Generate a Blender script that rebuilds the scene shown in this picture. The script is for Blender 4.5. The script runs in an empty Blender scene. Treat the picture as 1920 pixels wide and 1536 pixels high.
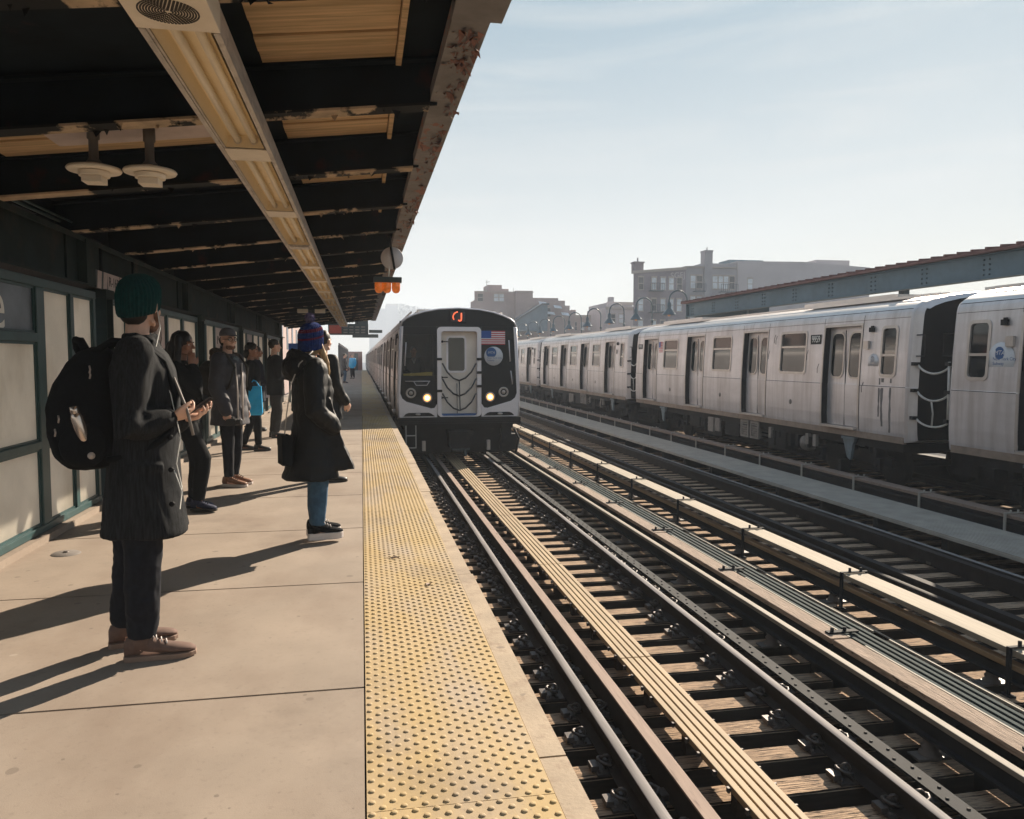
import bpy, bmesh, math, random
from mathutils import Vector, Matrix, Euler, noise
random.seed(7)
R = math.radians
scene = bpy.context.scene
COL = scene.collection

# ------------------------------------------------------------------ camera, sky, sun, exposure
cam_d = bpy.data.cameras.new("camera")
cam = bpy.data.objects.new("camera", cam_d)
COL.objects.link(cam)
cam.location = (0, 0, 1.42)
cam.rotation_euler = (R(90 - 3.679), 0, R(-10.689))
cam_d.sensor_width = 36.0
cam_d.lens = 36.0 * 1493.0 / 1920.0
cam_d.clip_start = 0.05
cam_d.clip_end = 6000
scene.camera = cam

HAZE = 0.0013
SUN_AZ, SUN_EL = 41.0, 29.5          # azimuth from +Y towards +X
world = bpy.data.worlds.new("World")
scene.world = world
world.use_nodes = True
wn, wl = world.node_tree.nodes, world.node_tree.links
bg = wn["Background"]
sky = wn.new("ShaderNodeTexSky")
sky.sky_type = 'NISHITA'
sky.sun_disc = False
sky.sun_elevation = R(SUN_EL)
sky.sun_rotation = R(SUN_AZ)
sky.air_density = 1.0
sky.dust_density = 0.35
sky.ozone_density = 1.3
# thin cirrus streaks mixed into the sky itself
tc = wn.new("ShaderNodeTexCoord")
mp = wn.new("ShaderNodeMapping")
mp.inputs['Rotation'].default_value = (R(8), R(-14), R(20))
mp.inputs['Scale'].default_value = (1.2, 2.2, 13.0)
nz = wn.new("ShaderNodeTexNoise")
nz.inputs['Scale'].default_value = 1.7
nz.inputs['Detail'].default_value = 7
nz.inputs['Roughness'].default_value = 0.55
nz.inputs['Distortion'].default_value = 0.6
rp = wn.new("ShaderNodeValToRGB")
rp.color_ramp.elements[0].position = 0.46
rp.color_ramp.elements[1].position = 0.74
rp.color_ramp.elements[0].color = (0, 0, 0, 1)
rp.color_ramp.elements[1].color = (0.50, 0.50, 0.50, 1)
# a high thin veil of ice cloud, thicker towards the horizon, evens out the glare round the sun
sep = wn.new("ShaderNodeSeparateXYZ")
vr = wn.new("ShaderNodeValToRGB")
els = vr.color_ramp.elements
els[0].position = 0.0; els[0].color = (3.00, 2.86, 2.52, 1)
els[1].position = 0.62; els[1].color = (0.85, 1.42, 2.05, 1)
e = els.new(0.10); e.color = (2.66, 2.62, 2.42, 1)
e = els.new(0.24); e.color = (1.86, 2.08, 2.10, 1)
e = els.new(0.40); e.color = (1.10, 1.56, 1.80, 1)
vm = wn.new("ShaderNodeMixRGB"); vm.inputs['Fac'].default_value = 0.93
mx = wn.new("ShaderNodeMixRGB")
mx.inputs['Color2'].default_value = (3.10, 3.08, 3.00, 1)
wl.new(tc.outputs['Generated'], sep.inputs[0])
wl.new(sep.outputs['Z'], vr.inputs['Fac'])
wl.new(sky.outputs['Color'], vm.inputs['Color1'])
wl.new(vr.outputs['Color'], vm.inputs['Color2'])
wl.new(tc.outputs['Generated'], mp.inputs['Vector'])
wl.new(mp.outputs['Vector'], nz.inputs['Vector'])
wl.new(nz.outputs['Fac'], rp.inputs['Fac'])
wl.new(rp.outputs['Color'], mx.inputs['Fac'])
wl.new(vm.outputs['Color'], mx.inputs['Color1'])
wl.new(mx.outputs['Color'], bg.inputs['Color'])
bg.inputs['Strength'].default_value = 0.10

sun_d = bpy.data.lights.new("sun", 'SUN')
sun_d.energy = 4.8
sun_d.angle = R(0.5)
sun_d.color = (1.0, 0.86, 0.69)
sun = bpy.data.objects.new("sun", sun_d)
COL.objects.link(sun)
sdir = Vector((math.sin(R(SUN_AZ)) * math.cos(R(SUN_EL)), math.cos(R(SUN_AZ)) * math.cos(R(SUN_EL)), math.sin(R(SUN_EL))))
sun.rotation_euler = sdir.to_track_quat('Z', 'Y').to_euler()
sun.location = (40, 40, 40)

scene.view_settings.view_transform = 'Standard'
scene.view_settings.look = 'None'
scene.view_settings.exposure = 1.45
scene.view_settings.gamma = 1.0
scene.cycles.use_denoising = True
scene.cycles.max_bounces = 8
scene.cycles.diffuse_bounces = 4
scene.cycles.volume_bounces = 2
scene.cycles.volume_step_rate = 4.0

# ------------------------------------------------------------------ materials
def mat(name, col, rough=0.6, metal=0.0, var=0.18, scale=6.0, col2=None, lo=0.35, hi=0.68, bump=0.0, bscale=40.0,
        stretch=(1, 1, 1), spec=0.4, emit=None, estr=0.0, col3=None, scale3=3.0, lo3=0.55, hi3=0.62, detail=6.0, stretch3=None,
        trans=0.0, rand=True, alpha=1.0, bstretch=None):
    m = bpy.data.materials.new(name)
    m.use_nodes = True
    n, l = m.node_tree.nodes, m.node_tree.links
    b = n["Principled BSDF"]
    tcn = n.new("ShaderNodeTexCoord")
    vec = tcn.outputs['Object']
    if rand:
        oi = n.new("ShaderNodeObjectInfo")
        ml = n.new("ShaderNodeMath"); ml.operation = 'MULTIPLY'; ml.inputs[1].default_value = 57.0
        l.new(oi.outputs['Random'], ml.inputs[0])
        ad = n.new("ShaderNodeVectorMath"); ad.operation = 'ADD'
        l.new(vec, ad.inputs[0]); l.new(ml.outputs[0], ad.inputs[1])
        vec = ad.outputs[0]

    def nzfac(sc, st, lo_, hi_, det):
        mpn = n.new("ShaderNodeMapping"); mpn.inputs['Scale'].default_value = st
        l.new(vec, mpn.inputs['Vector'])
        t = n.new("ShaderNodeTexNoise"); t.inputs['Scale'].default_value = sc; t.inputs['Detail'].default_value = det
        t.inputs['Roughness'].default_value = 0.6
        l.new(mpn.outputs['Vector'], t.inputs['Vector'])
        r_ = n.new("ShaderNodeMapRange"); r_.inputs['From Min'].default_value = lo_; r_.inputs['From Max'].default_value = hi_
        l.new(t.outputs['Fac'], r_.inputs['Value'])
        return r_.outputs['Result'], t
    fac, t1 = nzfac(scale, stretch, lo, hi, detail)
    mixn = n.new("ShaderNodeMixRGB")
    c1 = [c * (1 - var) for c in col]
    c2 = list(col2) if col2 else [min(1, c * (1 + var)) for c in col]
    mixn.inputs['Color1'].default_value = (*c1, 1); mixn.inputs['Color2'].default_value = (*c2, 1)
    l.new(fac, mixn.inputs['Fac'])
    out = mixn.outputs['Color']
    if col3:
        f3, _ = nzfac(scale3, stretch3 or (1, 1, 1), lo3, hi3, 8.0)
        m3 = n.new("ShaderNodeMixRGB"); m3.inputs['Color2'].default_value = (*col3, 1)
        l.new(f3, m3.inputs['Fac']); l.new(out, m3.inputs['Color1'])
        out = m3.outputs['Color']
    l.new(out, b.inputs['Base Color'])
    b.inputs['Roughness'].default_value = rough
    b.inputs['Metallic'].default_value = metal
    b.inputs['Specular IOR Level'].default_value = spec
    b.inputs['Transmission Weight'].default_value = trans
    b.inputs['Alpha'].default_value = alpha
    if bump:
        mpb = n.new("ShaderNodeMapping"); mpb.inputs['Scale'].default_value = bstretch or stretch
        l.new(vec, mpb.inputs['Vector'])
        tb = n.new("ShaderNodeTexNoise"); tb.inputs['Scale'].default_value = bscale; tb.inputs['Detail'].default_value = 5
        l.new(mpb.outputs['Vector'], tb.inputs['Vector'])
        bn = n.new("ShaderNodeBump"); bn.inputs['Strength'].default_value = bump; bn.inputs['Distance'].default_value = 0.02
        l.new(tb.outputs['Fac'], bn.inputs['Height']); l.new(bn.outputs['Normal'], b.inputs['Normal'])
    if emit:
        b.inputs['Emission Color'].default_value = (*emit, 1)
        b.inputs['Emission Strength'].default_value = estr
    return m

M = {}
M['concrete'] = mat('concrete', (0.266, 0.216, 0.172), 0.85, var=0.10, scale=1.6, col3=(0.175, 0.128, 0.096), scale3=1.3, lo3=0.46, hi3=0.80, bump=0.07, bscale=170, rand=False, detail=12, stretch3=(1, .6, 1))
M['edge'] = mat('edge_concrete', (0.335, 0.262, 0.185), 0.8, var=0.16, scale=3, bump=0.12, bscale=60, rand=False, col3=(0.22, 0.155, 0.105), scale3=7, lo3=0.55, hi3=0.72)
M['yellow'] = mat('yellow_tactile', (0.415, 0.290, 0.120), 0.75, var=0.10, scale=2.0, col2=(0.395, 0.290, 0.155), rand=False, col3=(0.345, 0.27, 0.19), scale3=1.6, lo3=0.46, hi3=0.66, stretch3=(2.2, .6, 1), bump=0.06, bscale=200)
M['wood'] = mat('weathered_tie_wood', (0.345, 0.240, 0.160), 0.9, var=0.38, scale=5, stretch=(1, 14, 6), bump=1.0, bscale=7, bstretch=(1, 16, 8), col3=(0.045, 0.032, 0.024), scale3=5, lo3=0.555, hi3=0.60, stretch3=(1.2, 15, 5), spec=0.2)
M['tieside'] = mat('tie_creosote_shade', (0.030, 0.022, 0.017), 0.95, var=0.3, scale=5, stretch=(1, 8, 8), spec=0.15)  # creosote sides, with the shade between the ties painted into the near-black colour
M['plank'] = mat('weathered_plank', (0.275, 0.205, 0.155), 0.9, var=0.25, scale=5, stretch=(14, 1, 6), bump=0.8, bscale=7, bstretch=(18, 1.2, 8), col3=(0.06, 0.042, 0.03), scale3=5, lo3=0.60, hi3=0.67, stretch3=(16, 1, 5))
M['boardtop'] = mat('cover_board', (0.250, 0.205, 0.148), 0.8, var=0.14, scale=4, stretch=(8, .6, 4), bump=0.15, bscale=30)
M['slat'] = mat('walkway_slat', (0.312, 0.225, 0.129), 0.7, var=0.13, scale=3, stretch=(6, .6, 2))
M['tealslat'] = mat('teal_slat', (0.020, 0.034, 0.036), 0.85, var=0.2, scale=3, stretch=(6, .6, 2), spec=0.15)
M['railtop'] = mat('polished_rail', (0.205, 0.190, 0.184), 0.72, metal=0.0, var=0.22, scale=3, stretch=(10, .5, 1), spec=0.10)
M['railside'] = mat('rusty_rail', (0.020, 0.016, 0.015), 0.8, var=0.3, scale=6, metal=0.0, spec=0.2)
M['guard'] = mat('rust_guard', (0.245, 0.175, 0.138), 0.8, var=0.15, scale=5, stretch=(6, .5, 1), col3=(0.13, 0.085, 0.065), scale3=8, lo3=0.56, hi3=0.7, stretch3=(5, .6, 1))
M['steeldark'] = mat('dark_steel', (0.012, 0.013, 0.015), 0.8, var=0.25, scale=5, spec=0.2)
M['clip'] = mat('clip_steel', (0.085, 0.072, 0.066), 0.5, var=0.3, scale=20, metal=0.5)
M['girder'] = mat('viaduct_paint', (0.006, 0.0065, 0.008), 0.8, var=0.3, scale=2, spec=0.15)
M['street'] = mat('street_asphalt', (0.012, 0.012, 0.013), 0.95, var=0.2, scale=.6, rand=False, spec=0.1)
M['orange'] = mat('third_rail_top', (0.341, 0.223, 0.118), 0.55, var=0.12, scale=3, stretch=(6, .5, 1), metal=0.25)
M['thirdtop'] = mat('third_rail_bright', (0.235, 0.205, 0.165), 0.7, var=0.15, scale=3, spec=0.2)
M['grating'] = mat('walkway_grating', (0.345, 0.315, 0.275), 0.75, var=0.14, scale=3)
M['insul'] = mat('insulator', (0.10, 0.085, 0.075), 0.5, var=0.2, scale=8)
M['tealframe'] = mat('teal_frame_paint', (0.018, 0.056, 0.060), 0.42, var=0.22, scale=5, spec=0.5, col3=(0.06, 0.09, 0.09), scale3=9, lo3=0.62, hi3=0.75)
M['pane'] = mat('milky_panel', (0.84, 0.80, 0.71), 0.35, var=0.07, scale=2.2, spec=0.4, col3=(0.60, 0.55, 0.46), scale3=1.8, lo3=0.50, hi3=0.8, stretch3=(1, 1, .5))
M['poster'] = mat('poster_blue', (0.11, 0.135, 0.165), 0.35, var=0.35, scale=2.5)
M['greenwall'] = mat('green_girder', (0.014, 0.028, 0.028), 0.7, var=0.3, scale=3, col3=(0.046, 0.042, 0.034), scale3=2.5, lo3=0.55, hi3=0.72, spec=0.25)
M['rafter'] = mat('rafter_paint', (0.0065, 0.0125, 0.0180), 0.8, var=0.35, scale=3, col3=(0.050, 0.019, 0.018), scale3=2.2, lo3=0.61, hi3=0.74, spec=0.15)
M['flange'] = mat('peeling_flange', (0.50, 0.38, 0.26), 0.8, var=0.3, scale=6, col3=(0.006, 0.008, 0.010), scale3=3.2, lo3=0.46, hi3=0.50, stretch3=(1, .5, 1))
M['board'] = mat('roof_boards', (0.64, 0.45, 0.26), 0.75, var=0.22, scale=3, stretch=(.5, 12, 1), bump=0.35, bscale=9, bstretch=(.6, 14, 1), col3=(0.36, 0.25, 0.13), scale3=2.2, lo3=0.5, hi3=0.7, stretch3=(.4, 6, 1))
M['fascia'] = mat('fascia_paint', (0.235, 0.225, 0.23), 0.75, var=0.18, scale=4, col3=(0.30, 0.155, 0.13), scale3=7.0, lo3=0.575, hi3=0.60, stretch3=(1, .55, 1), bump=0.5, bscale=14)
M['flake'] = mat('peeling_flake', (0.50, 0.26, 0.21), 0.85, var=0.3, scale=20, col2=(0.12, 0.085, 0.08))
M['galv'] = mat('galvanised_trough', (0.62, 0.56, 0.50), 0.42, metal=0.35, var=0.20, scale=7, stretch=(4, .9, 4), col3=(0.36, 0.31, 0.27), scale3=9, lo3=0.58, hi3=0.70)
M['reflector'] = mat('cream_reflector', (0.93, 0.78, 0.53), 0.5, var=0.04, scale=3)
M['tube'] = mat('lamp_tube', (0.92, 0.82, 0.64), 0.3, var=0.03)
M['cream'] = mat('cream_enamel', (0.88, 0.78, 0.64), 0.45, var=0.06)
M['grille'] = mat('speaker_grille', (0.05, 0.045, 0.04), 0.6, var=0.2)
M['disc'] = mat('pale_disc', (0.62, 0.58, 0.58), 0.5, var=0.05)
M['amber'] = mat('amber_glass', (0.50, 0.12, 0.02), 0.15, var=0.6, scale=16, emit=(1.0, 0.22, 0.02), estr=0.09, spec=0.7)
M['blackpaint'] = mat('black_paint', (0.006, 0.0065, 0.008), 0.5, var=0.15, spec=0.2)
M['signblack'] = mat('sign_black', (0.03, 0.045, 0.047), 0.4, var=0.2, scale=6)
M['red'] = mat('sign_red', (0.35, 0.06, 0.04), 0.5, var=0.1)
M['whitepaint'] = mat('white_lettering', (0.75, 0.74, 0.70), 0.5, var=0.05)
M['signboard'] = mat('sign_board', (0.55, 0.45, 0.42), 0.5, var=0.1, scale=8)
M['stain'] = mat('stainless_side', (0.585, 0.545, 0.545), 0.32, metal=0.34, var=0.09, scale=2.0, stretch=(1, .5, 1.5), col3=(0.37, 0.325, 0.31), scale3=1.7, lo3=0.44, hi3=0.74, stretch3=(1, 2.2, .22), spec=0.5)
M['stain2'] = mat('stainless_front', (0.70, 0.66, 0.68), 0.34, metal=0.30, var=0.06, scale=3)
M['roofm'] = mat('car_roof', (0.60, 0.565, 0.54), 0.38, metal=0.6, var=0.10, scale=2, stretch=(3, .4, 1))
M['mask'] = mat('gloss_black_mask', (0.0045, 0.0075, 0.0105), 0.32, var=0.1, spec=0.22)
M['rubber'] = mat('rubber', (0.0065, 0.007, 0.009), 0.6, var=0.2, spec=0.2)
M['darkglass'] = mat('window_glass', (0.006, 0.011, 0.013), 0.06, var=0.2, scale=2, spec=0.55)
M['frameal'] = mat('window_frame', (0.47, 0.42, 0.385), 0.35, metal=0.5, var=0.08)
M['under'] = mat('undercarriage', (0.008, 0.0085, 0.0095), 0.75, var=0.4, scale=5, col3=(0.030, 0.025, 0.022), scale3=4, lo3=0.58, hi3=0.7, spec=0.25)
M['undergrey'] = mat('equipment_grey', (0.19, 0.17, 0.155), 0.6, var=0.2, scale=8)
M['truckblue'] = mat('truck_blue_grey', (0.105, 0.145, 0.17), 0.5, var=0.2, scale=8)
M['chain'] = mat('grey_hose', (0.48, 0.45, 0.42), 0.5, var=0.15, scale=10)
M['chaindark'] = mat('dark_hose', (0.045, 0.043, 0.045), 0.5, var=0.15)
M['doorbeige'] = mat('cab_door', (0.70, 0.63, 0.56), 0.42, metal=0.2, var=0.08, scale=3)
M['headlamp'] = mat('headlamp_glass', (.9, .6, .3), 0.2, emit=(1.0, 0.42, 0.12), estr=0.75)
M['led'] = mat('led_orange', (0.4, .08, .03), 0.4, emit=(1.0, 0.15, 0.06), estr=0.62)
M['mustard'] = mat('mustard_sill', (0.62, 0.46, 0.07), 0.6, var=0.15)
M['logogrey'] = mat('decal_grey', (0.56, 0.56, 0.58), 0.5, var=0.04)
M['logofaint'] = mat('decal_faint', (0.30, 0.30, 0.33), 0.5, var=0.06)
M['logoblue'] = mat('decal_blue', (0.02, 0.085, 0.24), 0.5, var=0.1)
M['flagred'] = mat('flag_red', (0.50, 0.045, 0.06), 0.5, var=0.05)
M['flagwhite'] = mat('flag_white', (0.72, 0.68, 0.68), 0.5, var=0.04)
M['flagblue'] = mat('flag_blue', (0.02, 0.075, 0.30), 0.5, var=0.05)
M['bluegirder'] = mat('blue_grey_girder', (0.105, 0.160, 0.200), 0.6, var=0.12, scale=2, spec=0.3)
M['rivet'] = mat('rivet_dark', (0.05, 0.075, 0.095), 0.6, var=0.1)
M['redroof'] = mat('red_brown_roof', (0.13, 0.065, 0.06), 0.75, var=0.2, scale=3)
M['lampblue'] = mat('lamp_shade_blue', (0.060, 0.090, 0.110), 0.32, var=0.15, spec=0.6)
M['lampbulb'] = mat('amber_bulb', (0.55, 0.25, 0.10), 0.3, var=0.1)
M['brick'] = mat('dark_brick', (0.215, 0.185, 0.205), 0.9, var=0.16, scale=.8)
M['brickgrey'] = mat('grey_render', (0.30, 0.285, 0.305), 0.9, var=0.12, scale=.5, rand=False)
M['pinkish'] = mat('pinkish_brick', (0.35, 0.265, 0.25), 0.9, var=0.10, scale=.4, rand=False)
M['cementwall'] = mat('pale_parging', (0.43, 0.39, 0.40), 0.9, var=0.08, scale=.3, rand=False)
M['winpale'] = mat('window_pale', (0.55, 0.58, 0.62), 0.2, var=0.2, scale=1)
M['windark'] = mat('window_dark', (0.05, 0.055, 0.065), 0.2, var=0.2, scale=1)
M['stone'] = mat('stone_trim', (0.36, 0.31, 0.28), 0.9, var=0.1)
M['farhill'] = mat('far_hill', (0.06, 0.07, 0.06), 0.95, var=0.3, scale=.05, rand=False)
# people
M['skin'] = mat('skin_light', (0.68, 0.41, 0.30), 0.5, var=0.08, scale=18)
M['skinbrown'] = mat('skin_brown', (0.30, 0.145, 0.092), 0.42, var=0.10, scale=18)
M['cloth_black'] = mat('black_wool', (0.0050, 0.0064, 0.0082), 0.9, var=0.3, scale=60, spec=0.12, bump=0.25, bscale=400)
M['coatgrey'] = mat('charcoal_wool', (0.0165, 0.0180, 0.0205), 0.9, var=0.55, scale=26, stretch=(5, 5, .35), spec=0.15, bump=0.3, bscale=300)
M['puffer'] = mat('black_puffer', (0.0050, 0.0062, 0.0078), 0.62, var=0.2, scale=30, spec=0.28)
M['jean_dark'] = mat('dark_denim', (0.0085, 0.010, 0.015), 0.85, var=0.3, scale=30, spec=0.2)
M['jean_blue'] = mat('blue_denim', (0.038, 0.088, 0.150), 0.85, var=0.25, scale=12, col3=(0.13, 0.21, 0.31), scale3=4, lo3=0.55, hi3=0.75, spec=0.2)
M['greypants'] = mat('grey_trousers', (0.030, 0.029, 0.028), 0.9, var=0.2, scale=20, spec=0.2)
M['navy'] = mat('navy_coat', (0.007, 0.0095, 0.021), 0.85, var=0.2, scale=20, spec=0.15)
M['parka'] = mat('slate_parka', (0.038, 0.037, 0.047), 0.65, var=0.22, scale=14, spec=0.3)
M['fur'] = mat('brown_fur', (0.085, 0.062, 0.045), 0.95, var=0.5, scale=45, bump=1.0, bscale=90)
M['teal_knit'] = mat('teal_knit', (0.0028, 0.034, 0.034), 0.95, var=0.25, scale=60, spec=0.15)
M['capgrey'] = mat('grey_cap', (0.12, 0.115, 0.125), 0.85, var=0.12, scale=30)
M['tan_leather'] = mat('tan_leather', (0.20, 0.095, 0.055), 0.6, var=0.2, scale=14)
M['taupe_suede'] = mat('taupe_suede', (0.135, 0.082, 0.064), 0.85, var=0.2, scale=14)
M['sole_white'] = mat('white_sole', (0.62, 0.56, 0.53), 0.6, var=0.08)
M['sole_brown'] = mat('brown_sole', (0.24, 0.16, 0.12), 0.7, var=0.1)
M['shoe_black'] = mat('black_leather', (0.012, 0.012, 0.013), 0.4, var=0.2, spec=0.5)
M['shoe_navy'] = mat('navy_suede', (0.020, 0.028, 0.065), 0.8, var=0.2)
M['hair_black'] = mat('black_hair', (0.0035, 0.003, 0.0032), 0.45, var=0.3, scale=20, stretch=(4, 4, .4), spec=0.3)
M['hair_blond'] = mat('blond_hair', (0.43, 0.28, 0.145), 0.5, var=0.4, scale=30, stretch=(5, 5, .4))
M['hair_brown'] = mat('brown_hair', (0.014, 0.009, 0.007), 0.6, var=0.3, scale=30)
M['beard'] = mat('brown_beard', (0.20, 0.105, 0.070), 0.85, var=0.35, scale=60)
M['knit_blue'] = mat('blue_knit', (0.010, 0.030, 0.150), 0.95, var=0.35, scale=40, bump=0.6, bscale=120, spec=0.15)
M['knit_red'] = mat('crimson_knit', (0.12, 0.012, 0.040), 0.95, var=0.25, scale=40, bump=0.6, bscale=120, spec=0.15)
M['pom'] = mat('pompom_yarn', (0.045, 0.045, 0.16), 0.95, var=0.4, scale=50, col2=(0.20, 0.17, 0.27), spec=0.1)
M['bag_blue'] = mat('bright_blue_tote', (0.0, 0.36, 0.72), 0.5, var=0.10, scale=6)
M['steel_bottle'] = mat('steel_bottle', (0.62, 0.50, 0.42), 0.25, metal=0.85, var=0.08)
M['metal_small'] = mat('small_metal', (0.55, 0.47, 0.42), 0.3, metal=0.8, var=0.1)
M['olive'] = mat('olive_canvas', (0.018, 0.016, 0.011), 0.85, var=0.3, scale=14)
M['paper'] = mat('pale_paper', (0.50, 0.49, 0.60), 0.7, var=0.06)
M['scarf'] = mat('patterned_scarf', (0.03, 0.028, 0.03), 0.8, var=0.2, scale=30, col3=(0.50, 0.43, 0.36), scale3=26, lo3=0.55, hi3=0.60)
M['phone'] = mat('phone_case', (0.03, 0.02, 0.02), 0.3, var=0.1)
M['buttonwhite'] = mat('badge_pale', (0.42, 0.36, 0.32), 0.5, var=0.3, scale=60)
M['red_thing'] = mat('rust_red_wall', (0.30, 0.16, 0.14), 0.8, var=0.1)
M['bluesign'] = mat('blue_notice', (0.01, 0.10, 0.42), 0.5, var=0.05)

def translucent(m, k):
    n, l = m.node_tree.nodes, m.node_tree.links
    b = n["Principled BSDF"]; o = n["Material Output"]
    t = n.new("ShaderNodeBsdfTranslucent"); s = n.new("ShaderNodeMixShader"); s.inputs[0].default_value = k
    src = b.inputs['Base Color'].links[0].from_socket
    l.new(src, t.inputs['Color']); l.new(b.outputs[0], s.inputs[1]); l.new(t.outputs[0], s.inputs[2]); l.new(s.outputs[0], o.inputs['Surface'])
def worn(m, spots=((7.0, .17, (.115, .09, .07), .72), (5.0, .11, (.36, .31, .26), .86), (16.0, .16, (.09, .07, .055), .80)), crack=0, crack_w=.0035, dirt=True):
    """adds gum spots, hairline cracks and broad traffic stains to a paving colour"""
    n, l = m.node_tree.nodes, m.node_tree.links
    b = n["Principled BSDF"]
    col = b.inputs['Base Color'].links[0].from_socket
    tcn = n.new("ShaderNodeTexCoord")
    def mathn(op, x, y=None):
        q = n.new("ShaderNodeMath"); q.operation = op
        for i, v in enumerate((x, y)):
            if v is None: continue
            if isinstance(v, (int, float)): q.inputs[i].default_value = v
            else: l.new(v, q.inputs[i])
        return q.outputs[0]
    def over(fac, c):
        q = n.new("ShaderNodeMixRGB"); l.new(fac, q.inputs['Fac']); l.new(col, q.inputs['Color1']); q.inputs['Color2'].default_value = (*c, 1)
        return q.outputs['Color']
    wn_ = n.new("ShaderNodeTexNoise"); wn_.inputs['Scale'].default_value = 4.0; l.new(tcn.outputs['Object'], wn_.inputs['Vector'])
    wv = n.new("ShaderNodeVectorMath"); wv.operation = 'MULTIPLY_ADD'; wv.inputs[1].default_value = (.09, .09, 0); l.new(wn_.outputs['Color'], wv.inputs[0]); l.new(tcn.outputs['Object'], wv.inputs[2])
    for sc, rad, c, th in spots:
        v = n.new("ShaderNodeTexVoronoi"); v.inputs['Scale'].default_value = sc; l.new(wv.outputs[0], v.inputs['Vector'])
        sx = n.new("ShaderNodeSeparateColor"); l.new(v.outputs['Color'], sx.inputs[0])
        r_ = mathn('MULTIPLY', sx.outputs[1], rad)
        f = mathn('MULTIPLY', mathn('LESS_THAN', v.outputs['Distance'], r_), mathn('GREATER_THAN', sx.outputs[0], th))
        col = over(mathn('MULTIPLY', f, .5), c)
    if crack:
        v = n.new("ShaderNodeTexVoronoi"); v.feature = 'DISTANCE_TO_EDGE'; v.inputs['Scale'].default_value = crack; l.new(wv.outputs[0], v.inputs['Vector'])
        k = n.new("ShaderNodeTexNoise"); k.inputs['Scale'].default_value = .8; l.new(tcn.outputs['Object'], k.inputs['Vector'])
        f = mathn('MULTIPLY', mathn('LESS_THAN', v.outputs['Distance'], mathn('MULTIPLY', k.outputs['Fac'], crack_w)), mathn('GREATER_THAN', k.outputs['Fac'], .50))
        col = over(mathn('MULTIPLY', f, .55), (.07, .055, .045))
    if dirt:
        k = n.new("ShaderNodeTexNoise"); k.inputs['Scale'].default_value = .55; k.inputs['Detail'].default_value = 9; k.inputs['Roughness'].default_value = .68; l.new(wv.outputs[0], k.inputs['Vector'])
        mr = n.new("ShaderNodeMapRange"); mr.inputs['From Min'].default_value = .53; mr.inputs['From Max'].default_value = .70; mr.inputs['To Max'].default_value = .68; l.new(k.outputs['Fac'], mr.inputs['Value'])
        col = over(mr.outputs['Result'], (.14, .108, .086))
        k = n.new("ShaderNodeTexNoise"); k.inputs['Scale'].default_value = 38; k.inputs['Detail'].default_value = 6; k.inputs['Roughness'].default_value = .7; l.new(tcn.outputs['Object'], k.inputs['Vector'])
        mr = n.new("ShaderNodeMapRange"); mr.inputs['From Min'].default_value = .56; mr.inputs['From Max'].default_value = .74; mr.inputs['To Max'].default_value = .45; l.new(k.outputs['Fac'], mr.inputs['Value'])
        col = over(mr.outputs['Result'], (.12, .09, .07))
    l.new(col, b.inputs['Base Color'])
worn(M['concrete'])
worn(M['edge'])
worn(M['yellow'], spots=((14.0, .16, (.06, .045, .03), .93), (22.0, .14, (.10, .075, .05), .93)), crack=0)
translucent(M['pane'], .80)
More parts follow.
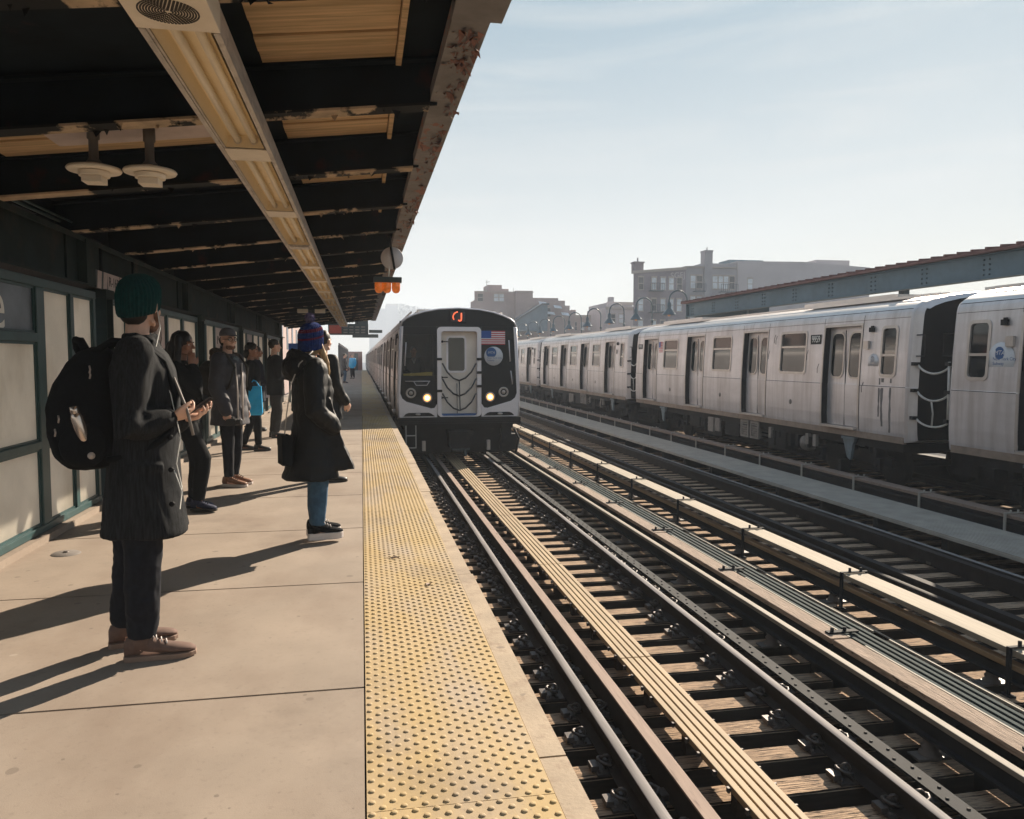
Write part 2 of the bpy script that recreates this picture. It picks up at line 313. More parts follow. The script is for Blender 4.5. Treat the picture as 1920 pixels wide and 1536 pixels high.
# ------------------------------------------------------------------ mesh helpers
class MB:
    """collects shapes into one mesh object"""
    def __init__(self):
        self.bm = bmesh.new()
        self.mi = 0
        self.mats = []
    def use(self, m):
        if m not in self.mats:
            self.mats.append(m)
        self.mi = self.mats.index(m)
        return self
    def _f(self, fs):
        for f in fs:
            f.material_index = self.mi
    def box(self, x0, x1, y0, y1, z0, z1, mtx=None):
        vs = [self.bm.verts.new(mtx @ Vector((x, y, z)) if mtx else (x, y, z)) for x in (x0, x1) for y in (y0, y1) for z in (z0, z1)]
        q = [(0, 1, 3, 2), (4, 6, 7, 5), (0, 4, 5, 1), (2, 3, 7, 6), (0, 2, 6, 4), (1, 5, 7, 3)]
        self._f([self.bm.faces.new([vs[i] for i in a]) for a in q])
        return self
    def poly(self, pts, smooth=False):
        f = self.bm.faces.new([self.bm.verts.new(p) for p in pts])
        f.smooth = smooth
        self._f([f])
        return self
    def prism(self, pts, d):
        """closed outline pts (3-D) extruded along vector d"""
        d = Vector(d)
        a = [self.bm.verts.new(p) for p in pts]
        b = [self.bm.verts.new(Vector(p) + d) for p in pts]
        n = len(pts)
        fs = [self.bm.faces.new(a[::-1]), self.bm.faces.new(b)]
        for i in range(n):
            fs.append(self.bm.faces.new((a[i], a[(i + 1) % n], b[(i + 1) % n], b[i])))
        self._f(fs)
        return self
    def strip(self, profile, y0, y1, smooth=True, closed=False):
        """open profile [(x,z)] swept from y0 to y1"""
        a = [self.bm.verts.new((x, y0, z)) for x, z in profile]
        b = [self.bm.verts.new((x, y1, z)) for x, z in profile]
        n = len(profile)
        for i in range(n if closed else n - 1):
            f = self.bm.faces.new((a[i], a[(i + 1) % n], b[(i + 1) % n], b[i]))
            f.smooth = smooth
            self._f([f])
        return self
    def rings(self, rings, cap=True, smooth=True):
        """rings: list of lists of points, same count, lofted"""
        vr = [[self.bm.verts.new(p) for p in r] for r in rings]
        n = len(rings[0])
        fs = []
        for k in range(len(vr) - 1):
            for i in range(n):
                f = self.bm.faces.new((vr[k][i], vr[k][(i + 1) % n], vr[k + 1][(i + 1) % n], vr[k + 1][i]))
                f.smooth = smooth
                fs.append(f)
        if cap:
            fs.append(self.bm.faces.new(vr[0][::-1]))
            fs.append(self.bm.faces.new(vr[-1]))
        self._f(fs)
        return self
    def tube(self, pts, r, seg=8, caps=True, round_ends=False):
        """pts: Vectors; r: number or list"""
        pts = [Vector(p) for p in pts]
        rs = list(r) if isinstance(r, (list, tuple)) else [r] * len(pts)
        if round_ends:
            d0 = (pts[0] - pts[1]).normalized(); d1 = (pts[-1] - pts[-2]).normalized()
            p0, r0, p1, r1 = pts[0], rs[0], pts[-1], rs[-1]
            pre = [(p0 + d0 * r0 * math.sin(a), r0 * math.cos(a)) for a in (1.35, 0.95, 0.5)]
            post = [(p1 + d1 * r1 * math.sin(a), r1 * math.cos(a)) for a in (0.5, 0.95, 1.35)]
            pts = [p for p, _ in pre] + pts + [p for p, _ in post]
            rs = [q for _, q in pre] + rs + [q for _, q in post]
        t = (pts[1] - pts[0]).normalized()
        u = t.orthogonal().normalized()
        out = []
        for i, p in enumerate(pts):
            if i == 0: tt = pts[1] - pts[0]
            elif i == len(pts) - 1: tt = pts[-1] - pts[-2]
            else: tt = (pts[i + 1] - pts[i]).normalized() + (pts[i] - pts[i - 1]).normalized()
            tt.normalize()
            u = (u - tt * u.dot(tt))
            if u.length < 1e-6: u = tt.orthogonal()
            u.normalize()
            w = tt.cross(u)
            out.append([p + (u * math.cos(2 * math.pi * k / seg) + w * math.sin(2 * math.pi * k / seg)) * rs[i] for k in range(seg)])
        return self.rings(out, caps)
    def lathe(self, prof, c=(0, 0, 0), seg=20, axis='Z', cap=True):
        """prof: [(r, h)]"""
        c = Vector(c)
        out = []
        for rr, h in prof:
            ring = []
            for k in range(seg):
                a = 2 * math.pi * k / seg
                x, y = rr * math.cos(a), rr * math.sin(a)
                p = {'Z': (x, y, h), 'Y': (x, h, y), 'X': (h, x, y)}[axis]
                ring.append(c + Vector(p))
            out.append(ring)
        return self.rings(out, cap)
    def ell(self, c, r, seg=14, rot=None):
        c = Vector(c)
        out = []
        n = max(6, seg // 2)
        for j in range(1, n):
            ph = math.pi * j / n - math.pi / 2
            ring = []
            for k in range(seg):
                a = 2 * math.pi * k / seg
                p = Vector((r[0] * math.cos(ph) * math.cos(a), r[1] * math.cos(ph) * math.sin(a), r[2] * math.sin(ph)))
                if rot: p = rot @ p
                ring.append(c + p)
            out.append(ring)
        return self.rings(out)
    def xform(self, mtx):
        self.bm.transform(mtx)
        return self
    def mesh(self, name):
        bmesh.ops.recalc_face_normals(self.bm, faces=self.bm.faces[:])
        me = bpy.data.meshes.new(name)
        self.bm.to_mesh(me)
        self.bm.free()
        return me
    def build(self, name, m=None, parent=None, bevel=0.0, loc=None, autosmooth=False):
        if bevel:
            bmesh.ops.remove_doubles(self.bm, verts=self.bm.verts[:], dist=1e-5)
            es = [e for e in self.bm.edges if len(e.link_faces) == 2 and e.calc_face_angle(0) > 0.6]
            bmesh.ops.bevel(self.bm, geom=es, offset=bevel, segments=2, affect='EDGES', profile=0.6, clamp_overlap=True)
        me = self.mesh(name)
        if m is not None and not self.mats:
            me.materials.append(m if not isinstance(m, str) else M[m])
        for q in self.mats:
            me.materials.append(M[q] if isinstance(q, str) else q)
        return put(name, me, parent, loc)

def put(name, me, parent=None, loc=None, rot=None):
    o = bpy.data.objects.new(name, me)
    COL.objects.link(o)
    if parent is not None: o.parent = parent
    if loc is not None: o.location = loc
    if rot is not None: o.rotation_euler = rot
    return o

def tag(o, label=None, cat=None, group=None, kind=None):
    if label: o['label'] = label
    if cat: o['category'] = cat
    if group: o['group'] = group
    if kind: o['kind'] = kind
    return o

def thing(name, label, cat, loc=(0, 0, 0), rotz=0.0, group=None):
    o = bpy.data.objects.new(name, None)
    COL.objects.link(o)
    o.empty_display_size = 0.2
    o.location = loc
    o.rotation_euler = (0, 0, rotz)
    return tag(o, label, cat, group)

def structure(name, mb, m=None):
    return tag(mb.build(name, m), kind='structure')

def dup(root, loc=None, rotz=None, label=None, group=None):
    r = root.copy(); COL.objects.link(r)
    if loc is not None: r.location = loc
    if rotz is not None: r.rotation_euler = (0, 0, rotz)
    if label: r['label'] = label
    if group: r['group'] = group
    for ch in list(root.children):
        c = ch.copy(); COL.objects.link(c); c.parent = r
        for g in list(ch.children):
            d = g.copy(); COL.objects.link(d); d.parent = c
    return r

def text(name, s, size, m, parent, loc, rot, extrude=0.001, align='CENTER', shear=0.0, sx=1.0):
    cu = bpy.data.curves.new(name, 'FONT')
    cu.body = s
    cu.size = size
    cu.extrude = extrude
    cu.align_x = align
    cu.align_y = 'CENTER'
    cu.shear = shear
    cu.materials.append(M[m])
    tmp = bpy.data.objects.new('tmp', cu)
    COL.objects.link(tmp)
    me = bpy.data.meshes.new_from_object(tmp.evaluated_get(bpy.context.evaluated_depsgraph_get()))
    bpy.data.objects.remove(tmp)
    o = put(name, me)
    o.parent = parent
    o.location = loc
    o.rotation_euler = rot
    o.scale = (sx, 1, 1)
    return o

def remesh(mb, voxel=0.01, smooth=6, fold=0.0, fscale=(9, 9, 3.5), seed=0.0, puff=None):
    """voxel-unite overlapping shapes into one continuous skin, smooth it, press cloth folds into it"""
    me = mb.mesh('tmp')
    o = bpy.data.objects.new('tmp', me)
    COL.objects.link(o)
    md = o.modifiers.new('r', 'REMESH'); md.mode = 'VOXEL'; md.voxel_size = voxel; md.use_smooth_shade = True
    ms = o.modifiers.new('s', 'SMOOTH'); ms.factor = 0.5; ms.iterations = smooth
    dg = bpy.context.evaluated_depsgraph_get()
    out = bpy.data.meshes.new_from_object(o.evaluated_get(dg))
    bpy.data.objects.remove(o)
    bpy.data.meshes.remove(me)
    if fold or puff:
        ns = [v.normal.copy() for v in out.vertices]
        for v, n in zip(out.vertices, ns):
            p = v.co
            d = 0.0
            if fold:
                q = Vector((p.x * fscale[0] + seed, p.y * fscale[1], p.z * fscale[2]))
                q += 0.5 * Vector((noise.noise(p * 6), noise.noise(p * 6 + Vector((9, 9, 9))), 0))
                d += fold * (noise.noise(q) - 0.35 * abs(noise.noise(q * 2.3)) * 1.6)
            if puff:
                d += puff[0] * (abs(math.sin(p.z * math.pi / puff[1])) - 0.6)
            v.co = p + n * d
    for f in out.polygons: f.use_smooth = True
    return out
# ================================================================== SETTING
rnd = random.Random(11)
structure('street', MB().box(-900, 900, -300, 1600, -7.4, -7.0), 'street')
mb = MB()
# concrete platform, cast in bays with open joints between them
mb.box(-2.9, 0.0, -4, -3.3, -0.32, -0.02)
ys = [-3.2 + 1.655 * k for k in range(0, 60)]
for a, b in zip(ys[:-1], ys[1:]):
    mb.box(-2.9, -0.006, a + 0.008, b - 0.008, -0.32, 0.0)
mb.box(-2.9, 0.66, -4, 96, -0.42, -0.325)
structure('platform', mb, 'concrete')
mb = MB()
y = -3.0
for k in range(26):
    ln = rnd.uniform(2.2, 3.6)
    off = rnd.uniform(-0.006, 0.016)
    mb.box(0.606, 0.70 + off, y + .006, y + ln - .006, -0.11, rnd.uniform(-0.004, 0.002))
    y += ln
    if y > 95: break
mb.box(0.60, 0.66, -3, 96, -0.32, -0.115)
structure('platform_edge', mb, 'edge')
mb = MB()
TY0, TY1 = 1.2, 19.8
mb.box(0.0, 0.603, -3, TY0, -0.02, 0.004)
mb.box(0.0, 0.603, TY1, 96, -0.02, 0.004)
k = 0
y = TY0
while y < TY1 - .01:
    mb.box(0.0004, 0.6026, y + .0012, y + 1.2388, -0.02, 0.0045 + 0.0006 * (k % 2))
    y += 1.24; k += 1
bm = mb.bm
sp = 0.0335
for i in range(18):
    xx = 0.0165 + i * sp
    yy = TY0 + 0.02 + (i % 2) * sp
    while yy < TY1 - .02:
        seg = 8 if yy < 6 else (6 if yy < 10 else 4)
        s_ = 1 - .25 * max(0, noise.noise(Vector((xx * 6, yy * 1.5, 0))))
        rows = ((0.0122, 0.0044), (0.0108, 0.0044 + .0036 * s_), (0.0066, 0.0044 + .0056 * s_))
        rr = [[bm.verts.new((xx + r_ * math.cos(2 * math.pi * q / seg), yy + r_ * math.sin(2 * math.pi * q / seg), h_)) for q in range(seg)] for r_, h_ in rows]
        for u, w in zip(rr[:-1], rr[1:]):
            for q in range(seg):
                f = bm.faces.new((u[q], u[(q + 1) % seg], w[(q + 1) % seg], w[q])); f.smooth = True
        bm.faces.new(rr[-1]).smooth = True
        yy += 2 * sp
structure('tactile_paving', mb, 'yellow')
# viaduct carrying the tracks
mb = MB()
for x in (-2.4, 0.3, 1.62, 3.12, 5.2, 5.97, 7.47, 9.2, 10.45, 11.95, 13.2, 17.0):
    mb.box(x - .16, x + .16, -6, 150, -1.56, -1.525)
    mb.box(x - .02, x + .02, -6, 150, -2.6, -1.56)
    mb.box(x - .16, x + .16, -6, 150, -2.64, -2.6)
for y in range(-4, 150, 6):
    mb.box(-2.9, 18, y - .2, y + .2, -3.6, -2.645)
for y in range(-4, 150, 18):
    for x in (-1.5, 16.5):
        mb.box(x - .3, x + .3, y - .3, y + .3, -7.0, -3.6)
mb.box(0.2, .24, -4, 96, -1.3, -.33)
structure('viaduct', mb, 'girder')
mb = MB()
mb.box(13.05, 18, -6, 118, -0.35, 0.0)
structure('far_platform', mb, 'concrete')

# ------------------------------------------------------------------ ties
def tie_mesh(length, w, h, m='wood'):
    mb = MB()
    L = length / 2
    mb.box(-L, L, -w / 2, w / 2, -1.28 - h, -1.28)
    bmesh.ops.bevel(mb.bm, geom=mb.bm.edges[:], offset=0.012, segments=2, affect='EDGES')
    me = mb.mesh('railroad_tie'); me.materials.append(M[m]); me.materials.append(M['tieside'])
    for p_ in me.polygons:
        if p_.normal.z < .5: p_.material_index = 1  # all but upward faces take the dark colour with painted-in shade
    return me
T1, T2, T3 = 2.37, 6.72, 11.2
RX = {1: (1.615, 3.125), 2: (5.965, 7.475), 3: (10.445, 11.955)}
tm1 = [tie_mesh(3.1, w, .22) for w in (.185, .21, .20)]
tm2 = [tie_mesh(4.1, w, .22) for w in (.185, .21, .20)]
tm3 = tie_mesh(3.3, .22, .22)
# fasteners: rolled tie plate and spring clip
mb = MB()
mb.box(-.17, .17, -.085, .085, -1.279, -1.262)
for sx in (-1, 1):
    mb.box(sx * .075 - .008, sx * .075 + .008, -.08, .08, -1.262, -1.245)
    for sy in (-.05, .05):
        mb.lathe([(.014, -1.262), (.014, -1.246), (.0, -1.245)], (sx * .145, sy, 0), 8, cap=False)
plate_me = mb.mesh('tie_plate'); plate_me.materials.append(M['clip'])
mb = MB()
# spring clip: a bent bar looping out from the rail foot, with a shoulder block
pts = [Vector((.060, -.05, -1.228)), Vector((.10, -.05, -1.215)), Vector((.135, -.035, -1.205)), Vector((.15, 0, -1.20)), Vector((.135, .035, -1.205)), Vector((.10, .05, -1.215)), Vector((.066, .05, -1.226))]
mb.tube(pts, .0105, 6)
ring = [Vector((.095 + .030 * math.cos(a), .0 + .012 * math.sin(a * .5), -1.205 + .033 * math.sin(a))) for a in [k * math.pi / 5 for k in range(10)]]
mb.tube(ring + [ring[0]], .010, 6)
mb.box(.15, .20, -.045, .045, -1.262, -1.225)
mb.box(.085, .105, -.02, .02, -1.262, -1.205)
clip_me = mb.mesh('rail_clip'); clip_me.materials.append(M['clip'])
def lay_ties(track, x, meshes, y0, y1, step, label, group, plates=0.0):
    y = y0; n = 0
    while y < y1:
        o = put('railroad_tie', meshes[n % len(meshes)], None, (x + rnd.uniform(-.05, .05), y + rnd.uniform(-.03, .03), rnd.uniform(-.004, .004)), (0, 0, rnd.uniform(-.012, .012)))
        tag(o, label, 'railroad tie', group)
        if y < plates:
            for rx in RX[track]:
                dx = rx - x
                put('tie_plate', plate_me, o, (dx, 0, 0))
                put('rail_clip', clip_me, o, (dx, .0, 0))
                put('rail_clip', clip_me, o, (dx, 0, 0), (0, 0, math.pi))
        y += step * rnd.uniform(.94, 1.06); n += 1
lay_ties(1, T1, tm1, 1.3, 29, .395, 'weathered timber tie under the track beside the platform', 'ties of the platform track', 19)
lay_ties(2, T2, tm2, 2.2, 70, .40, 'weathered timber tie under the empty middle track', 'ties of the middle track', 13)
lay_ties(3, T3, [tm3], 7.5, 28, .55, 'timber tie in the dark under the standing train on the right', 'ties under the right train')

# ------------------------------------------------------------------ rails
def rail(x, label, group='running rails', y0=-3, y1=170, top=-1.10, bright=True, name='running_rail', cat='rail'):
    t = thing(name, label, cat, (x, 0, 0), 0, group)
    mb = MB()
    prof = [(-.034, top - .004), (-.037, top - .018), (-.034, top - .042), (-.011, top - .052), (-.010, top - .125), (-.068, top - .150), (-.068, top - .160),
            (.068, top - .160), (.068, top - .150), (.010, top - .125), (.011, top - .052), (.034, top - .042), (.037, top - .018), (.034, top - .004)]
    mb.strip(prof, y0, y1, smooth=False)
    mb.build('rail_body', 'railside', t)
    mb = MB()
    mb.strip([(-.034, top - .004), (-.028, top + .0002), (0, top + .0012), (.028, top + .0002), (.034, top - .004)], y0, y1)
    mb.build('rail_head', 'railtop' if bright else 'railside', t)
    return t
rail(RX[1][0], 'polished running rail nearest the platform edge')
rail(RX[1][1], 'polished running rail of the platform track on its far side')
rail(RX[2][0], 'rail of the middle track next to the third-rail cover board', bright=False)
rail(RX[2][1], 'rail of the middle track next to the grating walkway')
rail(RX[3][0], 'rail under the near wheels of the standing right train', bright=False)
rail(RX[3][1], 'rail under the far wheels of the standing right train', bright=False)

t = thing('guard_rail', 'rust pink steel guard bar between the platform rail and the slatted walkway', 'guard rail', (1.845, 0, 0))
mb = MB(); mb.box(-.045, .045, -3, 60, -1.09, -1.075)
mb.build('guard_bar', 'guard', t, bevel=.003)
mb = MB(); mb.box(-.038, -.022, -3, 60, -1.27, -1.091); mb.box(-.022, .05, -3, 60, -1.27, -1.255); mb.build('guard_web', 'railside', t)
mb = MB()
mb.box(.05, .20, -.06, .06, -1.279, -1.266)
mb.tube([Vector((.055, -.02, -1.12)), Vector((.12, -.02, -1.2)), Vector((.18, -.02, -1.262))], .009, 6)
for q in (.09, .165): mb.lathe([(.014, -1.266), (.014, -1.25), (0, -1.249)], (q, .03, 0), 8, cap=False)
br = mb.mesh('brace'); br.materials.append(M['clip'])
for k in range(14): put('brace', br, t, (0, 1.9 + k * 1.51, 0))
for (x, lab) in ((6.19, 'dark guard rail inside the left rail of the middle track'), (7.24, 'dark guard rail inside the right rail of the middle track')):
    t = thing('guard_rail', lab, 'guard rail', (x, 0, 0))
    mb = MB(); mb.box(-.05, .05, -3, 120, -1.115, -1.08); mb.box(-.012, .012, -3, 120, -1.27, -1.115); mb.build('guard_bar', 'railside', t)
t = thing('restraining_angle', 'dark perforated steel angle beyond the far rail of the platform track', 'steel angle', (3.40, 0, 0))
mb = MB(); mb.box(-.055, .055, -3, 60, -1.20, -1.185); mb.box(.045, .055, -3, 60, -1.27, -1.20); mb.build('angle_bar', 'steeldark', t)
mb = MB()
for k in range(160): mb.lathe([(.012, -1.1845), (.012, -1.178), (0, -1.177)], ((-.022 if k % 2 else .02), 1 + k * .12, 0), 6, cap=False)
mb.build('bolt_heads', 'under', t)['kind'] = 'stuff'

# slatted walkway between the rails
t = thing('slatted_walkway', 'tan walkway of five long slats between the platform rails', 'walkway', (2.08, 0, 0))
mb = MB()
yb = -3.0
while yb < 46:
    for i in range(5): mb.box(.004 + i * .056, .045 + i * .056, yb + .006, yb + 3.05, -1.105, -1.062)
    yb += 3.06
mb.build('slats', 'slat', t, bevel=.003)
mb = MB()
for k in range(110):
    yy = 1.0 + k * .21 + (0.02 if k % 2 else 0)
    if k % 7 == 6: continue
    mb.box(-.012, .292, yy - .006, yy + .006, -1.094, -1.074)
    mb.box(-.02, -.006, yy - .012, yy + .012, -1.10, -1.07)
mb.build('cross_bolts', 'clip', t)['kind'] = 'stuff'
mb = MB()
mb.box(.06, .22, 0, .08, -1.279, -1.106)
me = mb.mesh('bearer'); me.materials.append(M['tieside'])
for k in range(40): put('bearer', me, t, (0, 1.2 + k * .75, 0))

# third rail of the platform track with plank and slatted cable trough
t = thing('third_rail', 'bright topped third rail on dark insulators beside the weathered plank', 'third rail', (3.765, 0, 0))
mb = MB()
mb.box(-.03, .03, -3, 90, -1.035, -.997)
mb.build('contact_strip', 'thirdtop', t, bevel=.006)
mb = MB(); mb.box(-.012, .012, -3, 90, -1.13, -1.036); mb.box(-.055, .055, -3, 90, -1.15, -1.13); mb.build('rail_web', 'steeldark', t)
mb = MB()
mb.lathe([(.075, -1.279), (.075, -1.25), (.05, -1.24), (.06, -1.2), (.045, -1.19), (.05, -1.155)], (0, 0, 0), 12)
mb.box(-.13, .13, -.06, .06, -1.279, -1.262)
ins = mb.mesh('insulator'); ins.materials.append(M['insul'])
for k in range(26): put('insulator', ins, t, (0, 2.5 + k * 2.13, 0))
t = thing('cover_plank', 'weathered timber cover plank beside the bright third rail', 'plank', (4.005, 0, 0))
mb = MB()
yb = -2.4
while yb < 80:
    mb.box(-.085, .085, yb + .008, yb + 4.2, -1.02, -.972); yb += 4.22
mb.build('plank', 'plank', t, bevel=.006)
mb = MB()
mb.box(-.05, .24, -.03, .03, -.970, -.956)
for q in (.0, .12): mb.lathe([(.016, -.956), (.016, -.925), (.0, -.924)], (q, 0, 0), 8, cap=False)
mb.box(-.03, .0, -.02, .02, -1.28, -1.022)
brk = mb.mesh('bracket'); brk.materials.append(M['steeldark'])
for k in range(24): put('bracket', brk, t, (0, 4.05 + k * 2.12, 0))
t = thing('cable_trough', 'dark teal slatted cable trough alongside the weathered plank', 'cable trough', (4.13, 0, 0))
mb = MB()
for i in range(4): mb.box(.012 + i * .066, .048 + i * .066, -3, 70, -1.03, -.99)
mb.build('slats', 'tealslat', t, bevel=.004)
mb = MB()
for k in range(38):
    q = -2.4 + k * 2.12
    mb.box(-.022, -.006, q, q + 1.9, -1.0, -.978); mb.box(.275, .29, q + .1, q + 2.0, -1.0, -.980)
mb.build('edge_strips', 'thirdtop', t)
mb = MB()
mb.box(.0, .27, 0, .07, -1.279, -1.031)
me = mb.mesh('bearer'); me.materials.append(M['girder'])
for k in range(40): put('bearer', me, t, (0, -1 + k * 1.5, 0))
t = thing('conduit', 'thin pale conduit on the ties in front of the cover board', 'conduit', (4.93, 0, 0))
mb = MB()
for k in range(22): mb.tube([(0, 1.6 + k * 2.26, -1.255), (0, 3.5 + k * 2.26, -1.255)], .011, 6)
mb.build('conduit_pipe', 'thirdtop', t)

# third rail of the middle track under its cover board
def covered_third_rail(x, label, y0, first, pitch, n, mb_, mo, flip=1, ml='steeldark', sunny=True):
    t = thing('covered_third_rail', label, 'third rail', (x, 0, 0))
    mb = MB()
    yb = first - pitch * 2
    for k in range(n + 2):
        mb.box(flip * -.02, flip * .25, yb + .004, yb + pitch - .004, -.945, -.895); yb += pitch
    mb.build('cover_board', mo, t, bevel=.005)
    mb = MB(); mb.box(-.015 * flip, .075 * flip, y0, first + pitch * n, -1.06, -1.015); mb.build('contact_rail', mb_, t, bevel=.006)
    mb = MB(); mb.box(.02 * flip, .045 * flip, y0, first + pitch * n, -1.15, -1.062); mb.box(-.03 * flip, .1 * flip, y0, first + pitch * n, -1.165, -1.15)
    mb.build('rail_web', 'steeldark', t)
    mb = MB()
    mb.box(-.048 * flip, -.024 * flip, -.018, .018, -1.279, -.886)
    mb.box(-.048 * flip, .265 * flip, -.018, .018, -.886, -.874)
    for q in (.06, .19): mb.lathe([(.015, -.874), (.015, -.835), (0, -.834)], (q * flip, 0, 0), 8, cap=False)
    mb.box(-.06 * flip, .0, -.05, .05, -1.279, -1.262)
    me = mb.mesh('bracket'); me.materials.append(M[ml])
    mb = MB()
    mb.lathe([(.07, -1.279), (.07, -1.25), (.05, -1.24), (.058, -1.21), (.045, -1.2), (.05, -1.167)], (.04 * flip, .25, 0), 12)
    mb.box(-.1 * flip, .2 * flip, .19, .31, -1.279, -1.264)
    mi = mb.mesh('insulator'); mi.materials.append(M['insul'])
    for k in range(n):
        put('bracket', me, t, (0, first + k * pitch, 0)); put('insulator', mi, t, (0, first + k * pitch, 0))
    return t
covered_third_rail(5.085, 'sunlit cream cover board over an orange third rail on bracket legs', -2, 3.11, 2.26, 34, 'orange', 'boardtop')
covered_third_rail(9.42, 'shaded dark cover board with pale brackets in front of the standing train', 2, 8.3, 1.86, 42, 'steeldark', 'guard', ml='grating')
t = thing('grating_walkway', 'pale ribbed walkway between the middle track and the standing train', 'walkway', (7.86, 0, 0))
mb = MB()
mb.box(0, 1.0, 2, 96, -1.06, -1.02)
for i in range(18): mb.box(.01 + i * .056, .045 + i * .056, 2, 96, -1.02, -.998)
mb.build('grating_planks', 'grating', t)
mb = MB()
mb.box(0.02, .98, 0, .12, -1.62, -1.061)
me = mb.mesh('bearer'); me.materials.append(M['girder'])
for k in range(60): put('bearer', me, t, (0, 2 + k * 1.5, 0))

# ------------------------------------------------------------------ near canopy
def zb(x): return 2.83 + .115 * (x - .2)
cn = thing('station_canopy', 'dark peeling platform canopy on cross rafters above the waiting people', 'canopy')
YC0, YC1 = -3.0, 31.5
mb = MB()
mb.prism([(-2.75, YC0, zb(-2.75) + .27), (.54, YC0, zb(.54) + .27), (.60, YC0, zb(.54) + .36), (-2.75, YC0, zb(-2.75) + .36)], (0, YC1 - YC0, 0))
mb.build('roof_deck', 'rafter', cn)
def board_part(x0, x1, y0, y1, name='ceiling_boards', m='board'):
    mb = MB()
    n = max(1, int((y1 - y0) / .17))
    for i in range(n):
        a = y0 + (y1 - y0) * i / n; b = y0 + (y1 - y0) * (i + 1) / n - .004
        dz = .0 if i % 2 else .012
        mb.prism([(x0, a, zb(x0) + .235 + dz), (x1, a, zb(x1) + .235 + dz), (x1, a, zb(x1) + .268), (x0, a, zb(x0) + .268)], (0, b - a, 0))
    return mb.build(name, m, cn)
RY = [4.62 + 1.5 * k for k in range(-3, 18)]
for k, y in enumerate(RY[:-1]):
    if k < 9:
        board_part(-.50, .20, y + .09, y + 1.42)
        mb = MB(); mb.prism([(.205, y + .09, zb(.2) + .20), (.235, y + .09, zb(.2) + .20), (.235, y + .09, zb(.2) + .268), (.205, y + .09, zb(.2) + .268)], (0, 1.33, 0)); mb.build('edge_strip', 'board', cn)
    else:
        board_part(-.50, .20, y + .09, y + 1.42, m='board')
    if k == 3: board_part(-2.35, -.95, y + .09, y + 1.42)
for y in RY:
    mb = MB()
    mb.prism([(-2.62, y, zb(-2.62)), (.44, y, zb(.44)), (.44, y, zb(.44) + .269), (-2.62, y, zb(-2.62) + .269)], (0, .02, 0))
    mb.prism([(-2.62, y - .06, zb(-2.62) + .235), (.44, y - .06, zb(.44) + .235), (.44, y - .06, zb(.44) + .249), (-2.62, y - .06, zb(-2.62) + .249)], (0, .059, 0))
    ro = mb.build('rafter', 'rafter', cn)
    mb = MB()
    mb.prism([(-2.62, y - .055, zb(-2.62) - .014), (.395, y - .055, zb(.395) - .014), (.395, y - .055, zb(.395) - .001), (-2.62, y - .055, zb(-2.62) - .001)], (0, .13, 0))
    # curled flakes of paint hanging off the flange
    for q in range(rnd.randint(8, 14)):
        x = rnd.uniform(-2.3, .35) if rnd.random() < .5 else rnd.uniform(-.45, .2)
        s = rnd.uniform(.008, .034)
        yy = y + rnd.uniform(-.05, .07)
        mb.poly([(x, yy, zb(x) - .014), (x + s * 1.5, yy + rnd.uniform(-.03, .03), zb(x) - .014), (x + s * rnd.uniform(.3, 1.2), yy + rnd.uniform(-.03, .03), zb(x) - .02 - s * rnd.uniform(.5, 1.3))])
    mb.build('flange', 'flange', ro)
mb = MB()
mb.box(.40, .555, 3.5, YC1, 2.872, 2.884)
mb.box(.555, .567, 3.5, YC1, 2.872, 3.20)
mb.box(.40, .41, 3.5, YC1, 2.884, 2.95)
mb.box(.395, .60, YC0, 3.49, 2.864, 2.88); mb.box(.60, .614, YC0, 3.49, 2.864, 3.22)
mb.build('fascia_channel', 'fascia', cn)

mb = MB()
for q in range(620):
    yy = 3.6 + (YC1 - 4) * (rnd.random() ** 1.7)
    clump = noise.noise(Vector((yy * 1.1, 3.3, 0)))
    if clump < -.15 and rnd.random() < .8: continue
    x = .545 - abs(rnd.gauss(0, .06)); x = max(.41, min(.56, x))
    s = rnd.uniform(.010, .036) * (1.2 if yy < 9 else .9)
    z0 = 2.8715
    a = rnd.uniform(0, 6.28)
    mb.poly([(x, yy, z0), (x + s * math.cos(a), yy + s * 1.3 * math.sin(a), z0 - s * .25), (x + s * .8 * math.cos(a + 1.1), yy + s * 1.5 * math.sin(a + 1.1), z0 - s * rnd.uniform(.3, 1.2))])
    if rnd.random() < .3:
        mb.poly([(x, yy, z0), (x + s * math.cos(a), yy + s * math.sin(a), z0 - s * .3), (x + s * 1.3 * math.cos(a + .7), yy + s * math.sin(a + .7), z0 - s * .5)])
mb.build('peeling_paint', 'flake', cn)['kind'] = 'stuff'

